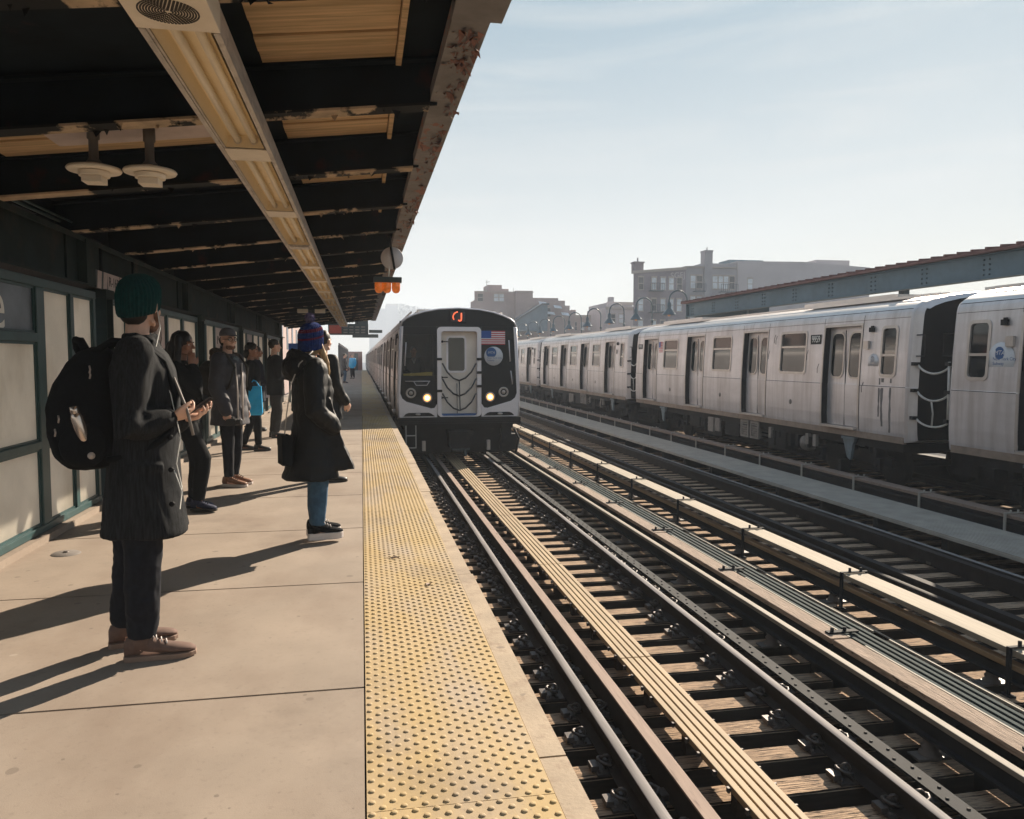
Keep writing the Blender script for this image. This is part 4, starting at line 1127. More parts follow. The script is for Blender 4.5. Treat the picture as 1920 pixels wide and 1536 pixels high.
mb = MB(); mb.box(-6.2, .2, 43.9, 86.1, 7.501, 7.8); mb.build('cornice', 'stone', b)
for k in range(8):
    mb = MB(); mb.box(.0, .04, 46 + k * 5, 47.4 + k * 5, 2.2, 4.2); mb.build('window', 'windark', b)
# ================================================================== SUBWAY CARS
M['sill'] = mat('dirty_sill', (0.25, 0.19, 0.15), 0.65, metal=0.2, var=0.2, scale=4)
M['windshield'] = mat('windshield_glass', (0.02, 0.03, 0.035), 0.08, var=0.1, spec=0.3, alpha=0.22)
M['headbulb'] = mat('headlamp_core', (1, .8, .5), 0.2, emit=(1.0, 0.62, 0.28), estr=4.0)
M['cab'] = mat('cab_interior', (0.05, 0.055, 0.06), 0.8, var=0.2)
M['streak'] = mat('grime_streak', (0.13, 0.12, 0.12), 0.6, var=0.3, scale=10, stretch=(1, 6, .4))
CL = 14.55
PROF = [(-.13, .03), (.02, .012), (.25, 0), (.88, .0), (.90, .006), (1.10, .012), (1.5, .03), (2.0, .062), (2.07, .068), (2.2, .08), (2.27, .095), (2.33, .125)]
def inset(z):
    for (a, i), (b, j) in zip(PROF[:-1], PROF[1:]):
        if a <= z <= b: return i + (j - i) * (z - a) / (b - a)
    return PROF[-1][1]
ROOF = [(.125, 2.33), (.19, 2.395), (.30, 2.455), (.50, 2.52), (.80, 2.585), (1.12, 2.63), (1.5, 2.65)]
DOORS = [(1.42, 2.68), (5.15, 6.38), (8.83, 10.06), (12.56, 13.82)]
WINS = [(3.40, 4.48), (7.08, 8.2), (10.78, 11.92)]
CABWIN = (.33, .74)
def rrect(y0, y1, z0, z1, r, n=5):
    pts = []
    for (cy, cz, a0) in ((y1 - r, z1 - r, 0), (y0 + r, z1 - r, 90), (y0 + r, z0 + r, 180), (y1 - r, z0 + r, 270)):
        for k in range(n + 1):
            a = R(a0 + 90 * k / n)
            pts.append((cy + r * math.cos(a), cz + r * math.sin(a)))
    return pts

def car(kind, W, cx, y, label, group, mirror=False, cab=False, extras=None, detail=2):
    """kind: mesh cache key; the car's near end is at y and it runs away along +Y (mirror: towards -Y)"""
    t = thing('subway_car', label, 'train car', (cx, y, 0), 0, group)
    sg = -1 if mirror else 1
    key = (kind, mirror)
    if key in CARS:
        src = CARS[key]
        for ch in src.children:
            if ch.get('unique'): continue
            c = ch.copy(); COL.objects.link(c); c.parent = t
            if detail > 0:
                for g in ch.children:
                    d = g.copy(); COL.objects.link(d); d.parent = c
        return t
    CARS[key] = t
    def X(z, out=0.0): return -(W - inset(z) + out)
    def B(mb, name, m, parent=t, bevel=0):
        if mirror:
            bmesh.ops.transform(mb.bm, matrix=Matrix.Diagonal((1, -1, 1, 1)), verts=mb.bm.verts[:])
        return mb.build(name, m, parent, bevel)
    opens = [(a, b, .02, 2.07) for a, b in DOORS] + [(a, b, 1.10, 2.0) for a, b in WINS] + [(CABWIN[0], CABWIN[1], 1.10, 2.0)]
    # body shell: both sides with their openings
    mb = MB()
    yb = sorted(set([0.0, CL] + [q for o in opens for q in o[:2]]))
    zs = [p[0] for p in PROF]
    for a, b in zip(yb[:-1], yb[1:]):
        for z0, z1 in zip(zs[:-1], zs[1:]):
            hole = any(o[0] <= a and b <= o[1] and o[2] <= z0 and z1 <= o[3] for o in opens)
            if not hole: mb.poly([(X(z0), a, z0), (X(z0), b, z0), (X(z1), b, z1), (X(z1), a, z1)], smooth=False)
            mb.poly([(-X(z0), a, z0), (-X(z1), a, z1), (-X(z1), b, z1), (-X(z0), b, z0)])
    mb.poly([(X(-.13), 0, -.13), (-X(-.13), 0, -.13), (-X(-.13), CL, -.13), (X(-.13), CL, -.13)])
    bmesh.ops.remove_doubles(mb.bm, verts=mb.bm.verts[:], dist=1e-5)
    B(mb, 'body_shell', 'stain')
    for a, b in DOORS:
        mb = MB()
        for q in (a, b):
            for z0, z1 in zip(zs[1:8], zs[2:9]): mb.poly([(X(z0) + .003, q, z0), (X(z1) + .003, q, z1), (X(z1) + .17, q, z1), (X(z0) + .17, q, z0)])
        mb.poly([(X(2.07) + .003, a, 2.07), (X(2.07) + .003, b, 2.07), (X(2.07) + .17, b, 2.07), (X(2.07) + .17, a, 2.07)])
        bmesh.ops.remove_doubles(mb.bm, verts=mb.bm.verts[:], dist=1e-5)
        B(mb, 'door_pocket', 'rubber')
    mb = MB()
    loop = [(-(W - i), z) for i, z in ROOF if W - i > 0] + [(0, 2.655)]
    loop = loop + [(-x, z) for x, z in loop[-2::-1]]
    mb.strip(loop, .0, CL)
    for k in range(-6, 7):
        x = k * .19
        zc = 2.655 - .115 * (abs(x) / 1.3) ** 2.0
        if abs(k) > 1: mb.box(x - .012, x + .012, .3, CL - .3, zc - .03, zc + .016)
    mb.box(-.9, -.2, 1.2, 4.4, 2.60, 2.685); mb.box(-.95, -.15, 1.0, 1.19, 2.59, 2.668); mb.box(-.9, -.2, CL - 4.4, CL - 1.2, 2.60, 2.685)
    B(mb, 'roof', 'roofm')
    # dark lines: drip rail, waist groove, panel joints
    mb = MB()
    for z, h in ((2.325, .014), (2.17, .007), (.885, .010)):
        yy = 0.0
        for a, b in (DOORS if z < 2.1 else []) + [(CL, CL)]:
            mb.box(X(z, .002), X(z) + .03, yy, a - .05 if a < CL else CL, z - h / 2, z + h / 2); yy = b + .05
    for a, b in DOORS:
        for q in (a - .055, b + .055):
            for z0, z1 in zip(zs[:-2], zs[1:-1]): mb.prism([(X(z0, .002), q - .005, z0), (X(z0, .002), q + .005, z0), (X(z1, .002), q + .005, z1), (X(z1, .002), q - .005, z1)], (.01, 0, 0))
    B(mb, 'panel_seams', 'rubber')
    mb = MB(); mb.box(X(-.1, .012), X(-.1) + .05, .02, CL - .02, -.16, -.035); B(mb, 'side_sill', 'sill')
    # doors: two sliding leaves in each pocket
    for a, b in DOORS:
        mid = (a + b) / 2
        for (p, q) in ((a + .002, mid - .006), (mid + .006, b - .002)):
            mb = MB()
            for z0, z1 in zip(zs[1:8], zs[2:9]): mb.poly([(X(z0) + .130, p, z0), (X(z0) + .130, q, z0), (X(z1) + .130, q, z1), (X(z1) + .130, p, z1)])
            mb.poly([(X(.02) + .130, mid, .02), (X(2.07) + .130, mid, 2.07), (X(2.07) + .165, mid, 2.07), (X(.02) + .12, mid, .02)])
            wy0, wy1 = p + .10, q - .10
            o = rrect(wy0 - .035, wy1 + .035, 1.0, 1.97, .17); i_ = rrect(wy0, wy1, 1.035, 1.935, .14)
            mb.use('stain')
            mb.use('frameal')
            ro = [(X(z) + .130 - .016, yy, z) for yy, z in o]; ri = [(X(z) + .130 - .016, yy, z) for yy, z in i_]; rb = [(X(z) + .130 - .002, yy, z) for yy, z in o]; rc = [(X(z) + .130 - .004, yy, z) for yy, z in i_]
            mb.rings([rb, ro, ri, rc], cap=False, smooth=False)
            d = B(mb, 'door', None)
            mb = MB(); mb.poly([(X(z) + .130 - .005, yy, z) for yy, z in i_]); B(mb, 'pane', 'darkglass', d)
        mb = MB()
        mb.box(X(1) + .120, X(1) + .135, mid - .0055, mid + .0055, .03, 2.0)
        B(mb, 'door_seal', 'rubber')
        mb = MB()
        for (p, q, z0, z1) in ((a - .05, a - .004, .0, 2.12), (b + .004, b + .05, .0, 2.12)):
            for c0, c1 in zip(zs[1:9], zs[2:10]):
                c1 = min(c1, 2.12)
                mb.prism([(X(c0, .012), p, c0), (X(c0, .012), q, c0), (X(c1, .012), q, c1), (X(c1, .012), p, c1)], (.014, 0, 0))
        mb.prism([(X(2.075, .012), a - .0035, 2.075), (X(2.075, .012), b + .0035, 2.075), (X(2.12, .012), b + .0035, 2.12), (X(2.12, .012), a - .0035, 2.12)], (.014, 0, 0))
        B(mb, 'door_frame', 'frameal')
        mb = MB(); mb.box(X(0, .075), X(0) + .09, a + .02, b - .02, -.022, .016); B(mb, 'door_step', 'frameal')
    # windows
    for k, (a, b) in enumerate(WINS + [CABWIN]):
        mb = MB()
        o = rrect(a - .04, b + .04, 1.06, 2.04, .10); i_ = rrect(a + .012, b - .012, 1.115, 1.985, .07)
        ro = [(X(min(z, 2.06), .014), yy, z) for yy, z in o]; ri = [(X(z, .014), yy, z) for yy, z in i_]; rc = [(X(z, -.02), yy, z) for yy, z in i_]; rb = [(X(min(z, 2.06), .0), yy, z) for yy, z in o]
        mb.rings([rb, ro, ri, rc], cap=False, smooth=False)
        zt = 1.68 if k < 3 else 1.48
        mb.prism([(X(zt, .006), a + .01, zt - .022), (X(zt, .006), b - .01, zt - .022), (X(zt + .02, .006), b - .01, zt + .022), (X(zt + .02, .006), a + .01, zt + .022)], (.03, 0, 0))
        w = B(mb, 'window', 'frameal')
        mb = MB(); mb.poly([(X(z, -.018), yy, z) for yy, z in i_]); B(mb, 'pane', 'darkglass', w)
    # small discs low on the side, marker boxes
    for yy in (3.95, 7.65, 11.3):
        mb = MB(); mb.lathe([(.0, -.008), (.055, -.008), (.06, 0)], (X(.45), yy, .42), 14, axis='X', cap=False); B(mb, 'vent_disc', 'undergrey')
    mb = MB(); mb.box(X(1.9, .05), X(1.9), 1.0, 1.12, 1.93, 2.02); mb.box(X(1.9, .03), X(1.9), 1.03, 1.09, 2.021, 2.05); B(mb, 'marker_lamp', 'rubber')
    mb = MB(); mb.box(X(1.6, .045), X(1.6), 1.12, 1.27, 1.60, 1.76); B(mb, 'buzzer_box', 'frameal')
    # ends
    def outline(ins, yy):
        pts = [(X(z) + ins, yy, z + (ins * .3 if z < 0 else 0)) for z in zs] + [(-(W - i) + ins, yy, z - ins * .5) for i, z in ROOF[1:-1] if W - i > 0] + [(0, yy, 2.655 - ins * .6)]
        return pts + [(-x, yy, z) for x, yy, z in pts[-2::-1]]
    if not cab:
        mb = MB(); mb.rings([outline(0, 0), outline(.03, -.06), outline(.16, -.14)], cap=False, smooth=False); B(mb, 'end_frame', 'stain')
    mb = MB(); mb.rings([outline(0, CL), outline(.03, CL + .06), outline(.16, CL + .14)], cap=False, smooth=False); B(mb, 'end_frame', 'stain')
    for yy in ((-.1,) if not cab else ()) + (CL + .1,):
        sgn = -1 if yy < 1 else 1
        mb = MB(); mb.poly(outline(.158, yy))
        mb.box(-.5, .5, min(yy - sgn * .01, yy + sgn * .06), max(yy - sgn * .01, yy + sgn * .06), 0, 2.1)
        B(mb, 'end_wall', 'rubber')
    if not cab:
        for z in (.34, .84, 1.32):
            mb = MB(); mb.box(X(1) + .02, X(1) + .14, -.20, -.10, z - .03, z + .03); B(mb, 'chain_bracket', 'rubber')
        mb = MB()
        mb.box(X(1) + .10, X(1) + .12, -.36, -.34, 1.45, 1.85); mb.box(X(1) + .10, X(1) + .12, -.34, -.12, 1.45, 1.47); mb.box(X(1) + .10, X(1) + .12, -.34, -.12, 1.83, 1.85)
        B(mb, 'grab_handle', 'rubber')
        if not mirror:
            for z, sag in ((1.32, .17), (.84, .17), (.34, .13)):
                mb = MB()
                pts = [Vector((X(1) + .10, -.16 - .86 * k / 10, z - sag * (1 - (2 * k / 10 - 1) ** 2) ** .8)) for k in range(11)]
                mb.tube(pts, .019, 8); B(mb, 'safety_chain', 'chain')
            mb = MB(); mb.tube([(X(1) + .10, -.55, .68), (X(1) + .10, -.60, .45), (X(1) + .10, -.58, .21)], .014, 8); B(mb, 'safety_chain', 'chain')
        else:
            mb = MB(); mb.tube([(X(1) + .06, -.13, .30), (X(1) + .05, -.13, 1.36)], .022, 8); B(mb, 'end_pole', 'chain')
    # undercarriage
    mb = MB()
    mb.box(-W + .12, W - .12, .15, CL - .15, -.33, -.165)
    rg = random.Random(3)
    for k, (a, b, z) in enumerate(((4.3, 5.1, -.72), (6.7, 7.5, -.66), (7.7, 8.6, -.75), (9.2, 9.9, -.62))):
        mb.box(-W + .10, -W + .95, a, b, z, -.331); mb.box(W - .95, W - .10, a, b, z, -.331)
    for k in range(34):
        a = rg.uniform(.6, CL - .6); z = rg.uniform(-.7, -.4); s = rg.uniform(.03, .10)
        mb.box(-W + .05 + rg.uniform(0, .1), -W + .3, a, a + s, z, -.331)
    for z in (-.45, -.55): mb.tube([(-W + .18, 4, z), (-W + .18, 10.5, z)], .022, 6)
    B(mb, 'underframe', 'under')
    mb = MB()
    for a in (5.55, 6.08):
        mb.box(-W + .06, -W + .10, a, a + .44, -.62, -.56); mb.box(-W + .06, -W + .10, a, a + .44, -.24, -.18); mb.box(-W + .06, -W + .10, a, a + .06, -.559, -.241); mb.box(-W + .06, -W + .10, a + .38, a + .44, -.559, -.241)
        for q in range(5): mb.box(-W + .07, -W + .12, a + .061, a + .379, -.53 + q * .06, -.50 + q * .06)
        mb.box(-W + .121, -W + .6, a + .02, a + .42, -.6, -.2)
    B(mb, 'louvred_box', 'undergrey')
    mb = MB()
    mb.lathe([(.0, 0), (.15, .04), (.19, .15), (.19, .4), (.15, .52), (0, .56)], (-W + .1, 4.0 - .4, -.5), 16, axis='X', cap=False)
    B(mb, 'tank', 'undergrey')
    for (a_, w_, z_) in ((2.95, .12, -.52), (3.25, .12, -.5), (4.9, .12, -.52), (7.75, .30, -.62), (8.15, .35, -.66)):
        mb = MB(); mb.box(-W + .05, -W + (.12 if w_ < .2 else .4), a_, a_ + w_, z_, -.26); B(mb, 'equipment_case', 'undergrey')
    for yt in (2.15, CL - 2.15):
        mb = MB()
        for wy in (-1.0, 1.0):
            for s in (-1, 1): mb.lathe([(0, -.06), (.40, -.06), (.42, -.05), (.42, .03), (.44, .05), (.44, .06), (0, .06)], (s * .755, yt + wy, -.68), 22, axis='X', cap=False)
            mb.lathe([(.07, -.75), (.07, .75)], (0, yt + wy, -.68), 8, axis='X')
        for s in (-1, 1): mb.prism([(s * .98, yt - 1.35, -.72), (s * .98, yt - 1.35, -.55), (s * .98, yt - .5, -.42), (s * .98, yt + .5, -.42), (s * .98, yt + 1.35, -.55), (s * .98, yt + 1.35, -.72), (s * .98, yt + .5, -.62), (s * .98, yt - .5, -.62)], (s * .12, 0, 0))
        mb.box(-.9, .9, yt - .2, yt + .2, -.6, -.34)
        tr = B(mb, 'truck', 'under')
        mb = MB()
        for wy in (-1.0, 1.0):
            mb.box(-1.2, -1.101, yt + wy - .12, yt + wy + .12, -.80, -.56)
            mb.lathe([(.0, -.02), (.05, -.018), (.06, 0)], (-1.201, yt + wy, -.68), 10, axis='X', cap=False)
        mb.box(-1.5, -1.3, yt - .5, yt + .5, -1.0, -.95); mb.box(-1.35, -1.12, yt - .05, yt + .05, -.95, -.7)
        B(mb, 'journal_box', 'under', tr)
        mb = MB(); mb.prism([(-W + .06, yt - .62, -.19), (-W + .06, yt - .20, -.19), (-W + .06, yt - .20, -.26), (-W + .06, yt - .34, -.60), (-W + .06, yt - .44, -.66), (-W + .06, yt - .47, -.60), (-W + .06, yt - .52, -.34)], (.06, 0, 0))
        mb.box(-W + .02, -W + .055, yt - .63, yt - .19, -.23, -.18)
        B(mb, 'bolster_bracket', 'truckblue', tr)
    mb = MB(); mb.box(-.3, .3, -.5, .2, -.75, -.35); B(mb, 'coupler', 'under')
    mb = MB(); mb.box(-.3, .3, CL - .2, CL + .55, -.75, -.35); B(mb, 'coupler', 'under')
    return t
CARS = {}

def unique(o): o['unique'] = True; return o
def decal_disc(t, x, y, z, r, m='logofaint', sx=1.0, txt='logoblue'):
    """round transit decal on a side facing -X"""
    mb = MB(); mb.lathe([(0, -.003), (r, -.003), (r, 0)], (0, 0, 0), 36, axis='X', cap=False)
    d = unique(mb.build('transit_decal', m, t, loc=(x, y, z)))
    mb = MB()
    pts = [(-.004, r * (.12 + .36 * math.cos(a)), r * (.38 + .36 * math.sin(a))) for a in [R(35 + k * 290 / 20) for k in range(21)]]
    mb.prism(pts, (-.002, 0, 0)); mb.build('logo_disc', txt, d)
    text('logo_letters', 'MTA', r * .38, 'logogrey', d, (-.0075, r * .14, r * .38), (R(90), 0, R(-90)), .0005, shear=.3)
    text('lettering', 'New York City\nSubway', r * .27, txt, d, (-.004, r * .60, -.10 * r), (R(90), 0, R(-90)), .0005, align='LEFT')
    return d
def number_plate(t, x, y, z, s, h=.21):
    mb = MB(); mb.box(-.004, 0, -.21, .21, -h / 2, h / 2); d = unique(mb.build('number_plate', 'blackpaint', t, loc=(x, y, z)))
    text('lettering', s, h * .98, 'whitepaint', d, (-.0055, 0, 0), (R(90), 0, R(-90)), .0005, sx=.78)
def side_flag(t, x, y, z, w=.34, h=.34):
    mb = MB()
    for k in range(7): mb.box(-.003, 0, -w / 2, w / 2, z + h * (k * 2) / 13, z + h * (k * 2 + 1) / 13)
    d = unique(mb.build('flag_decal', 'flagred', t, loc=(x, y, 0)))
    mb = MB(); mb.box(-.0035, -.0031, w * .08, w / 2, z + h * 6 / 13, z + h); mb.build('canton', 'flagblue', d)

# ---- the standing train on the right
W3, CX3 = 1.47, 11.22
gR = 'cars of the standing right train'
carB = car('right', W3, CX3, 12.95, 'stainless subway car numbered 9959, with grimy streaks below its narrow cab window', gR)
xs = lambda z, o=0.003: -(W3 - inset(z) + o)
number_plate(carB, xs(1.83), 3.02, 1.83, '9959')
number_plate(carB, xs(1.83), 14.2, 1.83, '9959', .17)
decal_disc(carB, xs(1.40), .98, 1.34, .17, 'stain', txt='logofaint')
side_flag(carB, xs(1.7), 12.22, 1.62)
mb = MB()
for (y0, w, z0) in ((.42, .035, .02), (.66, .06, .12), (.75, .03, .3)):
    n = 12
    for k in range(n):
        za = z0 + (1.04 - z0) * k / n; zc = z0 + (1.04 - z0) * (k + 1) / n
        if za < .9 < zc: continue
        j = lambda q: w * (.4 + .6 * noise.noise(Vector((y0 * 9, q * 3.1, 1)))) + .012
        mb.poly([(xs(za, .0012), y0 - j(k), za), (xs(za, .0012), y0 + j(k + 5), za), (xs(zc, .0012), y0 + j(k + 6), zc), (xs(zc, .0012), y0 - j(k + 1), zc)])
unique(mb.build('grime_streaks', 'streak', carB))
mb = MB()
for (y0, z0) in ((3.35, 1.4), (3.3, 1.6), (4.7, 1.95), (4.78, 1.98), (1.25, .95), (2.85, 1.3), (5.0, 1.6)):
    mb.tube([(xs(z0, .001), y0, z0), (xs(z0 - .1, .001), y0 + .05, z0 - .1), (xs(z0 - .2, .001), y0 + .04, z0 - .2)], .006, 5)
unique(mb.build('scratches', 'rubber', carB))
carA = car('right', W3, CX3, 11.80, 'nearest stainless car at the right edge, with a round transit decal beside its cab window', gR, mirror=True)
decal_disc(carA, xs(1.42), -1.02, 1.40, .27, 'logogrey', txt='logoblue')
carC = car('right', W3, CX3, 28.65, 'third stainless car of the standing train, behind car 9959', gR)
number_plate(carC, xs(1.83), 13.9, 1.83, '9958', .17)
carD = car('right', W3, CX3, 44.3, 'fourth stainless car of the standing train, partly behind the approaching train', gR)
carE = car('right', W3, CX3, 59.9, 'fifth car of the standing train, hidden behind the approaching train', gR, detail=1)

# ---- the approaching train beside the platform
WN, CXN, YN = 1.50, 2.37, 19.6
gN = 'cars of the approaching train'
cabcar = car('cab', WN, CXN, YN, 'leading car of the approaching train with a glossy black cab front and lit headlights', gN, cab=True)
def front(mb, name, m, parent=cabcar, bevel=0): return mb.build(name, m, parent, bevel)
def plate(pts, y0=-.012, th=.03): return MB().prism([(x, y0, z) for x, z in pts], (0, th, 0))
ARCH = [(-1.40, 2.2), (-1.36, 2.30), (-1.27, 2.38), (-1.10, 2.46), (-.85, 2.54), (-.5, 2.605), (0, 2.635), (.5, 2.605), (.85, 2.54), (1.10, 2.46), (1.27, 2.38), (1.36, 2.30), (1.40, 2.2)]
mb = MB()
def pl(pts, y0=-.02, th=.04): mb.prism([(x, y0, z) for x, z in pts], (0, th, 0))
# mask: top band, right half, and left half built round the windscreen opening
pl(ARCH)
pl([(.56, 2.199), (1.36, 2.199), (1.445, .56), (1.40, .44), (1.30, .36), (.70, .19), (.62, .20), (.56, .30)])
pl([(-1.36, 2.199), (-.56, 2.199), (-.56, 2.001), (-1.37, 2.001)])
pl([(-1.37, 2.0), (-1.33, 2.0), (-1.385, .991), (-1.425, .991)])
pl([(-.64, 2.0), (-.56, 2.0), (-.56, .991), (-.64, .991)])
pl([(-1.425, .99), (-.56, .99), (-.56, .30), (-.62, .20), (-.70, .19), (-1.30, .36), (-1.40, .44), (-1.445, .56)])
front(mb, 'black_mask', 'mask')
front(plate([(-1.33, 1.999), (-.641, 1.999), (-.641, .992), (-1.384, .992)], -.006, .008), 'windscreen', 'windshield')
front(plate([(-1.37, 1.04), (-.66, 1.09), (-.66, .995), (-1.37, .995)], .003, .01), 'yellow_sill', 'mustard')
mb = MB()
for s in (-1, 1):
    pl([(s * 1.361, 2.199), (s * 1.41, 2.199), (s * 1.48, 1.0), (s * 1.495, .3), (s * 1.47, -.03), (s * .55, -.03), (s * .55, .299), (s * .6199, .199), (s * .70, .189), (s * 1.3, .359), (s * 1.401, .44), (s * 1.446, .56)], -.03, .05)
front(mb, 'front_panel', 'stain2', bevel=.006)
mb = MB()
for s in (-1, 1): pl([(s * 1.38, -.005), (s * .60, -.005), (s * .70, .065), (s * .76, .085), (s * 1.25, .085), (s * 1.32, .06)], -.034, .003)
front(mb, 'step_recess', 'rubber')
mb = MB()
for s in (-1, 1): mb.ell((s * 1.02, -.04, .045), (.07, .02, .03), 12)
front(mb, 'step_lamp', 'frameal')
mb = MB(); mb.tube([(x * 1.02, -.0, z + .012) for x, z in ARCH], .022, 8)
mb.tube([(-1.43, 0, 2.2), (-1.495, 0, 1.0), (-1.51, 0, .3), (-1.49, 0, -.03)], .02, 8); mb.tube([(1.43, 0, 2.2), (1.495, 0, 1.0), (1.51, 0, .3), (1.49, 0, -.03)], .02, 8)
front(mb, 'front_rim', 'stain2')
# recessed end door with its frame
mb = MB()
o = rrect(-.545, .545, -.02, 2.19, .10); i_ = rrect(-.445, .445, -.0, 2.085, .07)
mb.rings([[(x, -.02, z) for x, z in o], [(x, -.06, z) for x, z in o], [(x, -.06, z) for x, z in i_], [(x, .16, z) for x, z in i_]], cap=False, smooth=False)
front(mb, 'door_frame', 'stain2')
d = front(MB().box(-.45, .45, .155, .18, -.02, 2.09), 'end_door', 'doorbeige')
mb = MB()
o = rrect(-.30, .20, 1.06, 1.98, .09); i_ = rrect(-.255, .155, 1.11, 1.93, .06)
mb.rings([[(x, .154, z) for x, z in o], [(x, .13, z) for x, z in o], [(x, .13, z) for x, z in i_], [(x, .15, z) for x, z in i_]], cap=False, smooth=False)
mb.build('door_window_frame', 'stain2', d)
mb = MB(); mb.poly([(x, .148, z) for x, z in i_]); mb.build('pane', 'darkglass', d)
front(MB().box(-.44, .44, .03, .154, -.03, .05), 'door_sill', 'logoblue')
for z in (1.30, .92, .56):
    mb = MB()
    for s in (-1, 1): mb.tube([(s * .42, -.05, z), (s * .30, -.04, z - .22), (s * .15, -.03, z - .37), (0, -.02, z - .43)], .020, 8)
    front(mb, 'safety_chain', 'chaindark')
mb = MB(); mb.tube([(0, -.02, .87), (0.02, -.02, .13)], .014, 6); mb.tube([(-.06, -.01, .80), (-.05, -.01, .06)], .010, 6)
front(mb, 'safety_chain', 'chaindark')
mb = MB()
for (x, z) in ((-.49, 1.40), (.49, 1.40), (.49, 1.07), (.49, .73), (-.49, .62)): mb.box(x - .06, x + .06, -.09, -.061, z - .03, z + .03)
for (x, z) in ((-.37, 1.83), (-.40, .95), (-.40, .45)): mb.tube([(x - .03, .02, z), (x + .12, .0, z)], .014, 6); mb.ell((x - .04, .02, z), (.035, .03, .035), 8)
front(mb, 'door_fittings', 'rubber')
# lamps
for (x, z) in ((-1.19, .57), (1.11, .58)):
    mb = MB(); mb.lathe([(.128, -.021), (.128, -.03), (.12, -.042), (.085, -.042), (.08, -.03)], (x, 0, z), 28, axis='Y', cap=False); mb.lathe([(.05, -.03), (.045, -.045), (0, -.046)], (x, 0, z), 16, axis='Y', cap=False); r_ = front(mb, 'marker_light', 'frameal')
    mb = MB(); mb.lathe([(.079, -.024), (.05, -.024)], (x, 0, z), 24, axis='Y', cap=False); mb.build('marker_lens', 'rubber', r_)
for (x, z) in ((-.795, .45), (.77, .46)):
    mb = MB(); mb.lathe([(.125, -.021), (.12, -.045), (.095, -.045), (.088, -.03)], (x, 0, z), 28, axis='Y', cap=False); r_ = front(mb, 'headlight', 'frameal')
    mb = MB(); mb.lathe([(.088, -.028), (.052, -.044), (.050, -.046)], (x, 0, z), 24, axis='Y', cap=False); mb.build('lamp_glass', 'headlamp', r_)
    mb = MB(); mb.lathe([(.0495, -.045), (.03, -.050), (0, -.052)], (x, 0, z), 20, axis='Y', cap=False); mb.build('lamp_bulb', 'headbulb', r_)
# route sign
sg_ = front(MB().box(-.24, .19, -.04, -.021, 2.28, 2.60), 'route_sign', 'rubber', bevel=.015)
mb = MB(); mb.box(-.205, .155, -.043, -.0405, 2.32, 2.565); mb.build('sign_glass', 'cab', sg_)
mb = MB()
mb.tube([Vector((-.02 + .13 * math.cos(a), -.05, 2.435 + .12 * math.sin(a))) for a in [R(95 + k * 120 / 10) for k in range(11)]], .014, 6)
mb.tube([Vector(p) for p in ((.055, -.05, 2.53), (.055, -.05, 2.38), (.045, -.05, 2.345), (.01, -.05, 2.335), (-.02, -.05, 2.36))], .016, 6)
mb.build('route_letter', 'led', sg_)
# flag and round decal
mb = MB()
fx0, fx1, fz0, fz1 = .55, 1.15, 1.76, 2.10
for k in range(7): mb.box(fx0, fx1, -.026, -.0205, fz0 + (fz1 - fz0) * 2 * k / 13, fz0 + (fz1 - fz0) * (2 * k + 1) / 13)
fl = front(mb, 'flag_decal', 'flagred')
mb = MB()
for k in range(6): mb.box(fx0, fx1, -.026, -.0205, fz0 + (fz1 - fz0) * (2 * k + 1) / 13 + .0003, fz0 + (fz1 - fz0) * (2 * k + 2) / 13 - .0003)
mb.build('white_stripes', 'flagwhite', fl)
mb = MB(); mb.box(fx0, fx0 + .25, -.030, -.0265, fz0 + (fz1 - fz0) * 6 / 13, fz1); mb.build('canton', 'flagblue', fl)
mb = MB(); mb.lathe([(0, -.026), (.232, -.026), (.235, -.0205)], (.86, 0, 1.475), 40, axis='Y', cap=False); dc = front(mb, 'transit_decal', 'logogrey')
mb = MB(); mb.prism([(.80 + .130 * math.cos(a), -.027, 1.56 + .130 * math.sin(a)) for a in [R(-50 + k * 280 / 20) for k in range(21)]], (0, -.002, 0)); mb.build('logo_disc', 'logoblue', dc)
text('logo_letters', 'MTA', .085, 'logogrey', dc, (.80, -.0305, 1.56), (R(90), 0, 0), .0005, shear=.3)
text('lettering', 'New York City\nSubway', .058, 'logoblue', dc, (.70, -.0275, 1.40), (R(90), 0, 0), .0005, align='LEFT')
# grab irons, wipers
mb = MB()
for (x0, z0, x1, z1) in ((1.24, 1.86, 1.27, 1.35), (1.29, 1.10, 1.33, .78), (-1.30, 1.80, -1.335, 1.24)): mb.tube([(x0, -.022, z0), (x0, -.06, z0), (x1, -.06, z1), (x1, -.022, z1)], .013, 6)
mb.tube([(-1.33, -.05, .86), (-.72, -.05, .86)], .011, 6); mb.tube([(-1.12, -.05, .855), (-1.06, -.05, .76), (-.80, -.05, .76), (-.74, -.05, .855)], .010, 6)
front(mb, 'grab_irons', 'stain2')
# anticlimber, coupler, steps, pilot gear
mb = MB(); mb.box(-1.53, 1.53, -.10, .3, -.22, -.035)
for k in range(3): mb.box(-1.5, 1.5, -.13, -.101, -.205 + k * .055, -.175 + k * .055)
front(mb, 'anticlimber', 'blackpaint')
mb = MB(); mb.box(-.20, .24, -.35, .5, -.68, -.36); mb.box(-.14, .18, -.37, -.351, -.62, -.42); mb.box(-.22, .22, -.30, .4, -.83, -.69); mb.tube([(.12, -.2, -.8), (.12, -.22, -.98)], .04, 8); front(mb, 'front_coupler', 'truckblue', bevel=.01)
mb = MB()
for x in (-1.32, -1.08): mb.box(x - .012, x + .012, -.1, -.06, -.78, -.221)
for z in (-.47, -.77): mb.box(-1.307, -1.093, -.1, -.06, z - .012, z + .012)
front(mb, 'step_ladder', 'chain')
mb = MB()
for x in (-.88, .73): mb.box(x - .04, x + .04, -.05, .1, -.86, -.62)
front(mb, 'sand_pipe', 'frameal')
mb = MB(); mb.box(-1.35, 1.35, .3, .35, -.95, -.34)
